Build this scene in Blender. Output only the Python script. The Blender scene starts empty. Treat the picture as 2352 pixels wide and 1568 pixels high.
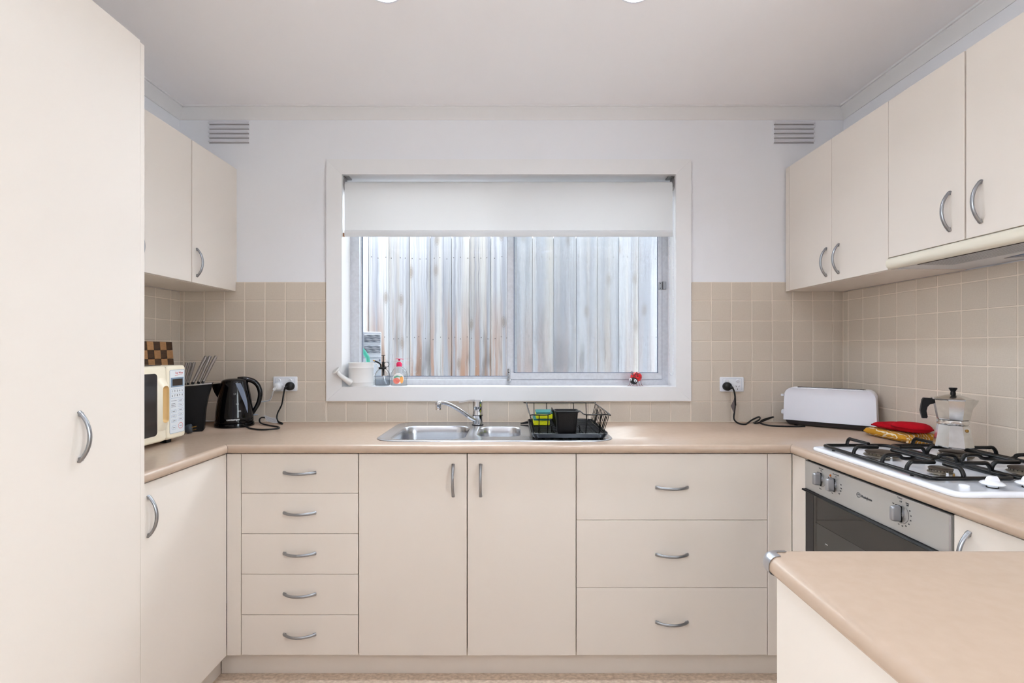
import bpy, bmesh, math, random
from mathutils import Vector, Matrix
random.seed(7)
C = bpy.context.scene.collection
PI = math.pi
rad = math.radians

# ------------------------------------------------------------------ camera, world, lights, exposure
scene = bpy.context.scene
cam_d = bpy.data.cameras.new('camera'); cam = bpy.data.objects.new('camera', cam_d); C.objects.link(cam)
cam_d.sensor_width = 36.0; cam_d.sensor_fit = 'HORIZONTAL'
cam_d.lens = 1130 / 2352 * 36.0
cam_d.shift_y = 18 / 2352
cam_d.clip_start = 0.02
cam.location = (0, -2.44, 1.2585); cam.rotation_euler = (rad(90), 0, 0)
scene.camera = cam

world = bpy.data.worlds.new('sky'); scene.world = world; world.use_nodes = True
_bg = world.node_tree.nodes['Background']
_bg.inputs[0].default_value = (0.90, 0.955, 1.0, 1); _bg.inputs[1].default_value = 11.0

def area(name, loc, rot, sx, sy, power, col):
    l = bpy.data.lights.new(name, 'AREA'); l.shape = 'RECTANGLE'; l.size = sx; l.size_y = sy
    l.energy = power; l.color = col
    o = bpy.data.objects.new(name, l); C.objects.link(o); o.location = loc; o.rotation_euler = rot
    return o
# unseen fill lamps, added in two invented wall openings behind the camera
area('daylight_right_window', (1.74, -2.70, 1.30), (rad(90), 0, rad(90)), 0.9, 1.8, 1.5, (0.80, 0.90, 1.0))
area('daylight_left_window', (-1.745, -2.70, 1.72), (rad(90), 0, rad(-90)), 0.9, 0.95, 10, (0.80, 0.90, 1.0))
LAMP = 520.0                      # radiance of the downlight lenses
scene.view_settings.view_transform = 'Standard'
scene.view_settings.look = 'None'
scene.view_settings.exposure = -0.07
scene.view_settings.gamma = 1.0
scene.view_settings.use_curve_mapping = False
scene.cycles.diffuse_bounces = 6
scene.cycles.transparent_max_bounces = 16

# ------------------------------------------------------------------ materials
def s2l(c):
    return tuple(((v / 255) / 12.92 if v / 255 <= 0.04045 else ((v / 255 + 0.055) / 1.055) ** 2.4) for v in c)

def newmat(name):
    m = bpy.data.materials.new(name); m.use_nodes = True
    return m, m.node_tree, m.node_tree.nodes, m.node_tree.links

def mat(name, col, rough=0.5, metal=0.0, spec=0.5, var=0.0, vscale=8.0, bump=0.0, bscale=200.0, stretch=(1, 1, 1),
        coat=0.0, trans=0.0, alpha=1.0, emit=None, estr=0.0, rnd=0.0, col2=None, detail=4.0, ior=1.45, rvar=0.0):
    """principled surface; var mixes towards col2 by noise, rnd changes the tone per object"""
    m, nt, N, L = newmat(name)
    p = N['Principled BSDF']
    c = s2l(col)
    p.inputs['Base Color'].default_value = (*c, 1)
    p.inputs['Roughness'].default_value = rough
    p.inputs['Metallic'].default_value = metal
    p.inputs['Specular IOR Level'].default_value = spec
    p.inputs['Coat Weight'].default_value = coat
    p.inputs['Coat Roughness'].default_value = 0.08
    p.inputs['Transmission Weight'].default_value = trans
    p.inputs['Alpha'].default_value = alpha
    p.inputs['IOR'].default_value = ior
    if emit:
        p.inputs['Emission Color'].default_value = (*s2l(emit), 1); p.inputs['Emission Strength'].default_value = estr
    src = None
    if var or bump or rvar:
        tc = N.new('ShaderNodeTexCoord'); mp = N.new('ShaderNodeMapping'); mp.inputs['Scale'].default_value = stretch
        L.new(tc.outputs['Object'], mp.inputs['Vector'])
    if var:
        n = N.new('ShaderNodeTexNoise'); n.inputs['Scale'].default_value = vscale; n.inputs['Detail'].default_value = detail
        L.new(mp.outputs[0], n.inputs['Vector'])
        r = N.new('ShaderNodeMapRange'); r.inputs[1].default_value = 0.35; r.inputs[2].default_value = 0.65
        r.inputs[4].default_value = var
        L.new(n.outputs['Fac'], r.inputs[0])
        mx = N.new('ShaderNodeMix'); mx.data_type = 'RGBA'
        mx.inputs[6].default_value = (*c, 1)
        mx.inputs[7].default_value = (*(s2l(col2) if col2 else tuple(v * 0.7 for v in c)), 1)
        L.new(r.outputs[0], mx.inputs[0]); src = mx.outputs[2]
    if rnd:
        oi = N.new('ShaderNodeObjectInfo'); h = N.new('ShaderNodeHueSaturation')
        r2 = N.new('ShaderNodeMapRange'); r2.inputs[3].default_value = 1 - rnd; r2.inputs[4].default_value = 1 + rnd
        L.new(oi.outputs['Random'], r2.inputs[0]); L.new(r2.outputs[0], h.inputs['Value'])
        if src: L.new(src, h.inputs['Color'])
        else: h.inputs['Color'].default_value = (*c, 1)
        src = h.outputs[0]
    if src: L.new(src, p.inputs['Base Color'])
    if bump:
        n2 = N.new('ShaderNodeTexNoise'); n2.inputs['Scale'].default_value = bscale; n2.inputs['Detail'].default_value = 3
        L.new(mp.outputs[0], n2.inputs['Vector'])
        b = N.new('ShaderNodeBump'); b.inputs['Strength'].default_value = bump; b.inputs['Distance'].default_value = 0.002
        L.new(n2.outputs['Fac'], b.inputs['Height']); L.new(b.outputs[0], p.inputs['Normal'])
    if rvar:
        n3 = N.new('ShaderNodeTexNoise'); n3.inputs['Scale'].default_value = vscale * 2
        L.new(mp.outputs[0], n3.inputs['Vector'])
        r3 = N.new('ShaderNodeMapRange'); r3.inputs[3].default_value = max(0.02, rough - rvar); r3.inputs[4].default_value = rough + rvar
        L.new(n3.outputs['Fac'], r3.inputs[0]); L.new(r3.outputs[0], p.inputs['Roughness'])
    return m

def thin_glass(name, tint=(0.97, 0.99, 0.99), ior=1.45, dirt=0.0, edge=1.0):
    m, nt, N, L = newmat(name); N.remove(N['Principled BSDF'])
    t = N.new('ShaderNodeBsdfTransparent'); t.inputs[0].default_value = (*tint, 1)
    g = N.new('ShaderNodeBsdfGlossy'); g.inputs['Roughness'].default_value = 0.02
    lw_ = N.new('ShaderNodeLayerWeight'); lw_.inputs['Blend'].default_value = 0.5
    pw_ = N.new('ShaderNodeMath'); pw_.operation = 'POWER'; pw_.inputs[1].default_value = 5.0; L.new(lw_.outputs['Facing'], pw_.inputs[0])
    p2 = N.new('ShaderNodeMath'); p2.operation = 'POWER'; p2.inputs[1].default_value = 3.0; L.new(lw_.outputs['Facing'], p2.inputs[0])
    tm = N.new('ShaderNodeMix'); tm.data_type = 'RGBA'; tm.inputs[6].default_value = (*tint, 1); tm.inputs[7].default_value = (*[v * edge for v in tint], 1)
    L.new(p2.outputs[0], tm.inputs[0]); L.new(tm.outputs[2], t.inputs[0])
    f = N.new('ShaderNodeMath'); f.operation = 'MULTIPLY_ADD'; r0 = ((ior - 1) / (ior + 1)) ** 2
    f.inputs[1].default_value = (1 - r0) * 0.75; f.inputs[2].default_value = r0; L.new(pw_.outputs[0], f.inputs[0])
    mx = N.new('ShaderNodeMixShader'); L.new(f.outputs[0], mx.inputs[0]); L.new(t.outputs[0], mx.inputs[1]); L.new(g.outputs[0], mx.inputs[2])
    out = mx.outputs[0]
    if dirt:
        d = N.new('ShaderNodeBsdfDiffuse'); d.inputs[0].default_value = (0.8, 0.82, 0.85, 1)
        tc = N.new('ShaderNodeTexCoord'); n = N.new('ShaderNodeTexNoise'); n.inputs['Scale'].default_value = 90; n.inputs['Detail'].default_value = 1
        L.new(tc.outputs['Object'], n.inputs['Vector'])
        sx = N.new('ShaderNodeSeparateXYZ'); L.new(tc.outputs['Object'], sx.inputs[0])
        h = N.new('ShaderNodeMapRange'); h.inputs[1].default_value = 0.30; h.inputs[2].default_value = 0.06
        L.new(sx.outputs['Z'], h.inputs[0])
        r = N.new('ShaderNodeMapRange'); r.inputs[1].default_value = 0.72; r.inputs[2].default_value = 0.75; r.inputs[4].default_value = dirt
        L.new(n.outputs['Fac'], r.inputs[0])
        mu = N.new('ShaderNodeMath'); mu.operation = 'MULTIPLY'; L.new(h.outputs[0], mu.inputs[0]); L.new(r.outputs[0], mu.inputs[1])
        m2 = N.new('ShaderNodeMixShader'); L.new(mu.outputs[0], m2.inputs[0]); L.new(out, m2.inputs[1]); L.new(d.outputs[0], m2.inputs[2])
        out = m2.outputs[0]
    L.new(out, N['Material Output'].inputs[0])
    return m

def screen_mat(name):
    """woven fly mesh: open between fine grey threads"""
    m, nt, N, L = newmat(name); N.remove(N['Principled BSDF'])
    t = N.new('ShaderNodeBsdfTransparent'); d = N.new('ShaderNodeBsdfDiffuse'); d.inputs[0].default_value = (0.55, 0.57, 0.62, 1)
    mx = N.new('ShaderNodeMixShader'); mx.inputs[0].default_value = 0.22
    L.new(t.outputs[0], mx.inputs[1]); L.new(d.outputs[0], mx.inputs[2]); L.new(mx.outputs[0], N['Material Output'].inputs[0])
    return m

def fabric_blind(name):
    m, nt, N, L = newmat(name); N.remove(N['Principled BSDF'])
    d = N.new('ShaderNodeBsdfDiffuse'); d.inputs[0].default_value = (*s2l((226, 227, 229)), 1)
    t = N.new('ShaderNodeBsdfTranslucent'); t.inputs[0].default_value = (*s2l((226, 224, 220)), 1)
    tc = N.new('ShaderNodeTexCoord'); w = N.new('ShaderNodeTexNoise'); w.inputs['Scale'].default_value = 350
    mp = N.new('ShaderNodeMapping'); mp.inputs['Rotation'].default_value = (0, rad(35), 0); mp.inputs['Scale'].default_value = (1, 1, 4)
    L.new(tc.outputs['Object'], mp.inputs[0]); L.new(mp.outputs[0], w.inputs['Vector'])
    b = N.new('ShaderNodeBump'); b.inputs['Strength'].default_value = 0.25; b.inputs['Distance'].default_value = 0.002
    L.new(w.outputs['Fac'], b.inputs['Height']); L.new(b.outputs[0], d.inputs['Normal'])
    mx = N.new('ShaderNodeMixShader'); mx.inputs[0].default_value = 0.12
    L.new(d.outputs[0], mx.inputs[1]); L.new(t.outputs[0], mx.inputs[2]); L.new(mx.outputs[0], N['Material Output'].inputs[0])
    return m

def wood_paling(name):
    """weathered grey pine: long grain, knots, browner where less bleached towards the foot; different on every board"""
    m, nt, N, L = newmat(name); p = N['Principled BSDF']
    tc = N.new('ShaderNodeTexCoord'); oi = N.new('ShaderNodeObjectInfo')
    mul = N.new('ShaderNodeVectorMath'); mul.operation = 'SCALE'; mul.inputs[3].default_value = 37.0
    cmb = N.new('ShaderNodeCombineXYZ')
    for i in range(3): L.new(oi.outputs['Random'], cmb.inputs[i])
    L.new(cmb.outputs[0], mul.inputs[0])
    add = N.new('ShaderNodeVectorMath'); L.new(tc.outputs['Object'], add.inputs[0]); L.new(mul.outputs[0], add.inputs[1])
    # slow warp so the grain wavers round knots
    wn = N.new('ShaderNodeTexNoise'); wn.inputs['Scale'].default_value = 11.0; wn.inputs['Detail'].default_value = 1
    L.new(add.outputs[0], wn.inputs['Vector'])
    wc = N.new('ShaderNodeVectorMath'); wc.operation = 'MULTIPLY_ADD'; wc.inputs[1].default_value = (0.012, 0, 0)
    L.new(wn.outputs['Color'], wc.inputs[0]); L.new(add.outputs[0], wc.inputs[2])
    def grain(sx, sz, det, lo, hi):
        mp = N.new('ShaderNodeMapping'); mp.inputs['Scale'].default_value = (sx, 1, sz); L.new(wc.outputs[0], mp.inputs[0])
        n = N.new('ShaderNodeTexNoise'); n.inputs['Scale'].default_value = 1.0; n.inputs['Detail'].default_value = det
        L.new(mp.outputs[0], n.inputs['Vector'])
        r = N.new('ShaderNodeMapRange'); r.inputs[1].default_value = lo; r.inputs[2].default_value = hi
        L.new(n.outputs['Fac'], r.inputs[0]); return r.outputs[0]
    def mix(a, b, f):
        mx = N.new('ShaderNodeMix'); mx.data_type = 'RGBA'
        for s, v in ((6, a), (7, b)):
            if isinstance(v, tuple): mx.inputs[s].default_value = (*s2l(v), 1)
            else: L.new(v, mx.inputs[s])
        if isinstance(f, float): mx.inputs[0].default_value = f
        else: L.new(f, mx.inputs[0])
        return mx.outputs[2]
    def math_(op, a, b):
        q = N.new('ShaderNodeMath'); q.operation = op
        for i, v in enumerate((a, b)):
            if isinstance(v, float): q.inputs[i].default_value = v
            else: L.new(v, q.inputs[i])
        q.use_clamp = True
        return q.outputs[0]
    c = mix(PAL[0], PAL[1], grain(30, 0.55, 6, 0.40, 0.60))
    c = mix(c, PAL[2], math_('MULTIPLY', grain(17, 0.35, 3, 0.50, 0.70), 0.6))
    c = mix(c, PAL[3], math_('MULTIPLY', grain(150, 1.4, 5, 0.52, 0.68), 0.55))
    # browner foot
    sx = N.new('ShaderNodeSeparateXYZ'); L.new(tc.outputs['Object'], sx.inputs[0])
    ft = N.new('ShaderNodeMapRange'); ft.inputs[1].default_value = 2.10; ft.inputs[2].default_value = 1.44; L.new(sx.outputs['Z'], ft.inputs[0])
    fr = N.new('ShaderNodeMapRange'); fr.inputs[1].default_value = 0.55; fr.inputs[2].default_value = -0.1; L.new(sx.outputs['X'], fr.inputs[0])
    fr.inputs[3].default_value = 0.35
    br = math_('MULTIPLY', math_('MULTIPLY', ft.outputs[0], grain(26, 0.9, 4, 0.46, 0.60)), fr.outputs[0])
    c = mix(c, PAL[4], math_('MULTIPLY', br, 0.9))
    # dark mould streaks low down
    c = mix(c, PAL[5], math_('MULTIPLY', math_('MULTIPLY', ft.outputs[0], grain(11, 2.0, 4, 0.54, 0.68)), 0.75))
    # knots
    mk = N.new('ShaderNodeMapping'); mk.inputs['Scale'].default_value = (7.5, 0.001, 3.0); L.new(add.outputs[0], mk.inputs[0])
    v = N.new('ShaderNodeTexVoronoi'); v.inputs['Scale'].default_value = 1.0; v.inputs['Randomness'].default_value = 1.0
    v.voronoi_dimensions = '2D'
    sw = N.new('ShaderNodeSeparateXYZ'); L.new(mk.outputs[0], sw.inputs[0]); cw = N.new('ShaderNodeCombineXYZ')
    L.new(sw.outputs['X'], cw.inputs['X']); L.new(sw.outputs['Z'], cw.inputs['Y']); L.new(cw.outputs[0], v.inputs['Vector'])
    k = N.new('ShaderNodeMapRange'); k.inputs[1].default_value = 0.17; k.inputs[2].default_value = 0.05; L.new(v.outputs['Distance'], k.inputs[0])
    sel = N.new('ShaderNodeSeparateColor'); L.new(v.outputs['Color'], sel.inputs[0])
    keep = N.new('ShaderNodeMapRange'); keep.inputs[1].default_value = 0.55; keep.inputs[2].default_value = 0.62; L.new(sel.outputs[0], keep.inputs[0])
    c = mix(c, PAL[6], math_('MULTIPLY', math_('MULTIPLY', k.outputs[0], keep.outputs[0]), 0.5))
    ring = N.new('ShaderNodeMath'); ring.operation = 'SINE'
    rm = N.new('ShaderNodeMath'); rm.operation = 'MULTIPLY'; rm.inputs[1].default_value = 120.0; L.new(v.outputs['Distance'], rm.inputs[0]); L.new(rm.outputs[0], ring.inputs[0])
    near = N.new('ShaderNodeMapRange'); near.inputs[1].default_value = 0.24; near.inputs[2].default_value = 0.10; L.new(v.outputs['Distance'], near.inputs[0])
    c = mix(c, PAL[5], math_('MULTIPLY', math_('MULTIPLY', ring.outputs[0], math_('MULTIPLY', near.outputs[0], keep.outputs[0])), 0.22))
    h = N.new('ShaderNodeHueSaturation'); r2 = N.new('ShaderNodeMapRange'); r2.inputs[3].default_value = 0.9; r2.inputs[4].default_value = 1.08
    L.new(oi.outputs['Random'], r2.inputs[0]); L.new(r2.outputs[0], h.inputs['Value']); L.new(c, h.inputs['Color'])
    L.new(h.outputs[0], p.inputs['Base Color']); p.inputs['Roughness'].default_value = 0.9
    p.inputs['Specular IOR Level'].default_value = 0.1
    return m
PAL = [(166, 166, 169), (138, 139, 146), (178, 168, 153), (102, 101, 106), (146, 106, 78), (72, 64, 60), (112, 96, 80)]

def towel_mat(name):
    m, nt, N, L = newmat(name); p = N['Principled BSDF']
    tc = N.new('ShaderNodeTexCoord')
    w = N.new('ShaderNodeTexWave'); w.inputs['Scale'].default_value = 22.0; w.inputs['Distortion'].default_value = 6.0
    w.inputs['Detail'].default_value = 1.0; w.inputs['Detail Scale'].default_value = 1.3
    L.new(tc.outputs['Object'], w.inputs['Vector'])
    r = N.new('ShaderNodeMapRange'); r.inputs[1].default_value = 0.80; r.inputs[2].default_value = 0.92; L.new(w.outputs['Fac'], r.inputs[0])
    mx = N.new('ShaderNodeMix'); mx.data_type = 'RGBA'; mx.inputs[6].default_value = (*s2l((205, 148, 50)), 1); mx.inputs[7].default_value = (*s2l((236, 222, 196)), 1)
    L.new(r.outputs[0], mx.inputs[0]); L.new(mx.outputs[2], p.inputs['Base Color'])
    p.inputs['Roughness'].default_value = 0.95; p.inputs['Specular IOR Level'].default_value = 0.1
    n = N.new('ShaderNodeTexNoise'); n.inputs['Scale'].default_value = 260; n.inputs['Detail'].default_value = 2; L.new(tc.outputs['Object'], n.inputs['Vector'])
    b = N.new('ShaderNodeBump'); b.inputs['Strength'].default_value = 0.9; b.inputs['Distance'].default_value = 0.003
    L.new(n.outputs['Fac'], b.inputs['Height']); L.new(b.outputs[0], p.inputs['Normal'])
    return m

M = {}
M['wall'] = mat('painted_wall', (233, 233, 237), 0.75, spec=0.25, bump=0.06, bscale=120)
M['vent_slot'] = mat('vent_cavity', (158, 155, 155), 0.9)  # grey that paints the shade below each vent slat
M['ceiling'] = mat('painted_ceiling', (244, 241, 242), 0.85, spec=0.2)
M['cornice'] = mat('cornice_paint', (228, 226, 226), 0.7, spec=0.25)
M['trim'] = mat('gloss_trim_paint', (232, 231, 232), 0.36, spec=0.45)
M['cream'] = mat('cream_laminate', (228, 219, 210), 0.36, spec=0.3, bump=0.05, bscale=900)
M['cream_dim'] = mat('cream_carcass', (212, 204, 190), 0.5)
M['worktop'] = mat('beige_laminate_worktop', (186, 163, 144), 0.25, spec=0.5, var=0.4, vscale=40, col2=(192, 170, 152), detail=7, rvar=0.04)
M['tile'] = mat('beige_glazed_tile', (208, 196, 182), 0.2, spec=0.5, var=0.5, vscale=260, col2=(200, 187, 172), rnd=0.03, bump=0.02, bscale=28)
M['grout'] = mat('pale_grout', (226, 213, 198), 0.85)
M['floor'] = mat('mottled_vinyl', (228, 208, 188), 0.45, var=0.9, vscale=60, col2=(190, 168, 148), detail=8, stretch=(1, 1.6, 1))
M['nickel'] = mat('satin_nickel', (160, 162, 166), 0.32, metal=1.0)
M['chrome'] = mat('chrome', (214, 216, 220), 0.06, metal=1.0)
M['steel'] = mat('brushed_steel', (198, 200, 205), 0.25, metal=1.0, var=0.06, vscale=60, stretch=(1, 12, 1))
M['steel_panel'] = mat('oven_steel', (186, 184, 181), 0.40, metal=0.45, bump=0.05, bscale=500)
M['alu'] = mat('window_aluminium', (206, 208, 214), 0.45, metal=0.2, var=0.3, vscale=70, col2=(178, 178, 184))
M['seal'] = mat('glazing_seal', (92, 104, 128), 0.6)
M['glass_pane'] = thin_glass('window_glass', dirt=0.35)
M['screen'] = screen_mat('fly_mesh')
M['blind'] = fabric_blind('blind_fabric')
M['black'] = mat('black_plastic', (13, 13, 15), 0.42, spec=0.3)
M['tray'] = mat('tray_plastic', (18, 20, 25), 0.3, spec=0.4)
M['black_gloss'] = mat('gloss_black_plastic', (6, 6, 9), 0.06, spec=0.5, coat=0.0)
M['black_enamel'] = mat('black_enamel_rod', (11, 11, 12), 0.25, spec=0.4)
M['black_cord'] = mat('black_rubber_cord', (14, 14, 15), 0.5)
M['grey_plug'] = mat('grey_rubber_plug', (56, 62, 70), 0.5)
M['white_plastic'] = mat('white_plastic', (228, 230, 236), 0.3)
M['white_cord'] = mat('white_cord', (220, 222, 226), 0.4)
M['white_enamel'] = mat('white_enamel', (238, 240, 246), 0.10, coat=0.3)
M['white_paint_metal'] = mat('white_painted_tin', (226, 224, 222), 0.4)
M['toaster_white'] = mat('toaster_shell', (238, 240, 250), 0.3)
M['dark_grey'] = mat('dark_grey_plastic', (48, 46, 48), 0.4)
M['mw_cream'] = mat('aged_cream_plastic', (239, 228, 205), 0.28)
M['mw_tan'] = mat('yellowed_plastic', (214, 176, 116), 0.4)
M['mw_glass'] = mat('microwave_window', (22, 20, 24), 0.12, spec=0.6, coat=0.3)
M['mw_sticker'] = mat('keypad_film', (226, 230, 234), 0.25)
M['mw_blue'] = mat('keypad_blue_grey', (126, 146, 168), 0.4)
M['lcd'] = mat('display_lens', (50, 42, 38), 0.15)
M['ink'] = mat('dark_print', (52, 54, 62), 0.6)
M['ink_blue'] = mat('blue_print', (120, 148, 186), 0.6)
M['ink_red'] = mat('red_print', (208, 58, 58), 0.6)
M['ink_white'] = mat('white_print', (226, 228, 230), 0.5)
M['wood_light'] = mat('light_timber_block', (190, 142, 96), 0.5, var=0.6, vscale=60, stretch=(1, 1, 3), col2=(168, 120, 78), rnd=0.08)
M['wood_dark'] = mat('dark_timber_block', (84, 58, 38), 0.5, var=0.8, vscale=45, stretch=(1, 1, 3), col2=(52, 36, 26), rnd=0.15)
M['knife_steel'] = mat('knife_handle_steel', (150, 143, 140), 0.36, metal=0.7)
M['gauge'] = mat('water_gauge', (112, 122, 140), 0.12)
M['glass_black'] = mat('oven_door_glass', (16, 16, 17), 0.05, spec=0.7, coat=0.6)
M['glass_window'] = mat('oven_inner_window', (34, 36, 36), 0.05, spec=0.8, coat=0.8)
M['knob_silver'] = mat('silver_knob', (168, 170, 176), 0.32, metal=0.7)
M['burner_alu'] = mat('burner_ring', (150, 140, 126), 0.45, metal=0.7)
M['burner_cap'] = mat('burner_cap', (62, 52, 44), 0.45, metal=0.3, var=0.6, vscale=90, col2=(96, 84, 72))
M['brass'] = mat('brass', (172, 132, 70), 0.35, metal=0.9)
M['cast_alu'] = mat('polished_cast_aluminium', (226, 225, 223), 0.15, metal=1.0, var=0.3, vscale=30, col2=(170, 166, 160), rvar=0.06)
M['red_cloth'] = mat('red_quilted_cotton', (178, 14, 30), 0.9, spec=0.15, bump=0.5, bscale=300)
M['red_seam'] = mat('red_binding', (140, 10, 24), 0.9, spec=0.1)
M['towel'] = towel_mat('towel_terry')
M['clear'] = thin_glass('clear_plastic', (0.94, 0.945, 0.945), 1.45, edge=.45)
M['clear_glass'] = thin_glass('clear_glass', (0.91, 0.925, 0.93), 1.5, edge=.35)
M['water'] = thin_glass('water', (0.86, 0.89, 0.92), 1.2, edge=.6)
M['liquid'] = thin_glass('clear_soap', (0.96, 0.96, 0.95), 1.15)
M['pink'] = mat('pink_pump', (228, 42, 96), 0.35)
M['label_white'] = mat('label_white', (240, 238, 236), 0.5)
M['label_green'] = mat('label_green', (46, 160, 124), 0.5)
M['label_coral'] = mat('label_coral', (246, 140, 124), 0.5)
M['label_orange'] = mat('label_orange', (244, 170, 92), 0.5)
M['sponge'] = mat('yellow_sponge', (222, 226, 26), 0.95, bump=1.0, bscale=160, var=0.5, vscale=220, col2=(170, 172, 10))
M['scourer'] = mat('green_scourer', (52, 118, 116), 0.95, bump=1.0, bscale=260)
M['bug_red'] = mat('ladybird_red', (214, 34, 40), 0.25)
M['bug_black'] = mat('ladybird_black', (16, 15, 17), 0.25)
M['bug_white'] = mat('ladybird_eye', (236, 236, 238), 0.3)
M['bug_wire'] = mat('ladybird_wire', (40, 42, 52), 0.4)
M['bug_leg'] = mat('ladybird_leg', (116, 34, 40), 0.4)
M['grey_unit'] = mat('grey_heater_casing', (172, 174, 182), 0.5)
M['grey_dark'] = mat('louvre_dark', (86, 96, 110), 0.6)
M['pipe'] = mat('downpipe_paint', (200, 206, 220), 0.4)
M['hose'] = mat('green_hose', (48, 150, 130), 0.4)
M['ground'] = mat('outdoor_paving', (150, 146, 140), 0.9, var=0.6, vscale=12)
M['brickwork'] = mat('outer_wall', (150, 120, 104), 0.9)
M['hood_lens'] = mat('hood_lamp_lens', (60, 84, 124), 0.15)
M['hood_white'] = mat('hood_underside', (214, 214, 216), 0.35)
M['hood_cream'] = mat('hood_fascia', (230, 223, 206), 0.16, coat=0.3)
M['slot_dark'] = mat('dark_slot', (40, 30, 24), 0.7)
M['brown_cap'] = mat('brown_end_cap', (158, 104, 64), 0.5)
M['bracket'] = mat('blind_bracket', (140, 138, 138), 0.4, metal=0.4)
M['paper'] = mat('paper_tag', (214, 212, 214), 0.7)
M['amber'] = mat('amber_lens', (176, 96, 40), 0.2)
M['lamp'] = mat('lamp_lens', (255, 255, 255), 0.4, emit=(226, 239, 255), estr=LAMP)
M['fence'] = wood_paling('weathered_paling')
M['fence_rail'] = mat('fence_rail', (150, 136, 122), 0.9)
M['nail'] = mat('rusty_nail', (58, 50, 48), 0.7)
M['sofa'] = mat('living_wall', (206, 206, 206), 0.8)

# ------------------------------------------------------------------ mesh helpers
class B:
    """a bmesh that collects shapes given in world coordinates"""
    def __init__(s): s.b = bmesh.new(); s.ang = None
    def box(s, x0, x1, y0, y1, z0, z1, bev=0.0, seg=1):
        v = [s.b.verts.new(p) for p in ((x0, y0, z0), (x1, y0, z0), (x1, y1, z0), (x0, y1, z0), (x0, y0, z1), (x1, y0, z1), (x1, y1, z1), (x0, y1, z1))]
        f = [s.b.faces.new([v[i] for i in q]) for q in ((3, 2, 1, 0), (4, 5, 6, 7), (0, 1, 5, 4), (1, 2, 6, 5), (2, 3, 7, 6), (3, 0, 4, 7))]
        if bev:
            if seg > 1: s.ang = s.ang or 22
            e = list({e for q in f for e in q.edges})
            bmesh.ops.bevel(s.b, geom=e, offset=bev, segments=seg, profile=0.5, affect='EDGES')
        return s
    def loft(s, loops, cap0=True, cap1=True, closed=True, ring=False):
        R = [[s.b.verts.new(p) for p in lp] for lp in loops]
        n = len(R[0]); k = len(R)
        for a in range(k if ring else k - 1):
            A, D = R[a], R[(a + 1) % k]
            for i in range(n if closed else n - 1):
                j = (i + 1) % n
                try: s.b.faces.new((A[i], A[j], D[j], D[i]))
                except ValueError: pass
        if closed and not ring:
            if cap0 and n > 2: s.b.faces.new(list(reversed(R[0])))
            if cap1 and n > 2: s.b.faces.new(R[-1])
        return s
    def lathe(s, prof, c=(0, 0, 0), seg=32, sx=1, sy=1, cap0=True, cap1=True, rot=0):
        loops = []
        for r, z in prof:
            loops.append([(c[0] + sx * r * math.cos(2 * PI * i / seg + rot), c[1] + sy * r * math.sin(2 * PI * i / seg + rot), c[2] + z) for i in range(seg)])
        return s.loft(loops, cap0, cap1)
    def tube(s, pts, r, seg=8, closed=False, caps=True, flat=1.0):
        s.ang = 62; P = [Vector(p) for p in pts]; n = len(P)
        T = []
        for i in range(n):
            a = P[(i - 1) % n] if (closed or i > 0) else P[0]
            b = P[(i + 1) % n] if (closed or i < n - 1) else P[-1]
            t = (b - a)
            T.append(t.normalized() if t.length > 1e-9 else Vector((0, 0, 1)))
        up = Vector((0, 0, 1)) if abs(T[0].z) < 0.9 else Vector((1, 0, 0))
        u = T[0].cross(up).normalized(); loops = []
        for i in range(n):
            if i:
                q = T[i - 1].rotation_difference(T[i]); u = (q @ u)
            u = (u - T[i] * u.dot(T[i])).normalized()
            v = T[i].cross(u)
            rr = r[i] if isinstance(r, (list, tuple)) else r
            loops.append([P[i] + (u * math.cos(2 * PI * k / seg) + v * math.sin(2 * PI * k / seg) * flat) * rr for k in range(seg)])
        if closed: return s.loft(loops, ring=True)
        return s.loft(loops, caps, caps)
    def prism(s, pts, vec):
        vec = Vector(vec)
        return s.loft([[Vector(p) for p in pts], [Vector(p) + vec for p in pts]])
    def ball(s, c, r, seg=16, ring=10, sc=(1, 1, 1), mtx=None):
        prof = []
        loops = []
        for a in range(ring + 1):
            th = PI * a / ring - PI / 2
            rr, z = max(math.cos(th), 1e-3), math.sin(th)
            lp = []
            for i in range(seg):
                p = Vector((rr * math.cos(2 * PI * i / seg) * sc[0], rr * math.sin(2 * PI * i / seg) * sc[1], z * sc[2])) * r
                if mtx: p = mtx @ p
                lp.append(p + Vector(c))
            loops.append(lp)
        return s.loft(loops)
    def quad(s, a, b, c, d):
        s.b.faces.new([s.b.verts.new(p) for p in (a, b, c, d)]); return s
    def poly(s, pts):
        s.b.faces.new([s.b.verts.new(p) for p in pts]); return s
    def disc(s, c, r, axis, seg=20):
        ax = Vector(axis).normalized(); u = ax.orthogonal().normalized(); v = ax.cross(u)
        return s.poly([Vector(c) + (u * math.cos(2 * PI * i / seg) + v * math.sin(2 * PI * i / seg)) * r for i in range(seg)])
    def cyl(s, a, b, r, r2=None, seg=20):
        return s.tube([a, b], [r, r if r2 is None else r2], seg)
    def xf(s, m):
        bmesh.ops.transform(s.b, matrix=m, verts=s.b.verts); return s

def root_of(o):
    while o.parent: o = o.parent
    return o

def mesh_of(bm, m, name, angle=None, smooth=True, recalc=True):
    b = bm.b if isinstance(bm, B) else bm
    angle = angle or getattr(bm, 'ang', None) or 38
    if recalc: bmesh.ops.recalc_face_normals(b, faces=b.faces)
    me = bpy.data.meshes.new(name); b.to_mesh(me); b.free()
    if smooth and len(me.polygons):
        me.polygons.foreach_set('use_smooth', [True] * len(me.polygons))
        me.set_sharp_from_angle(angle=rad(angle))
    me.materials.append(m)
    return me

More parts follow.
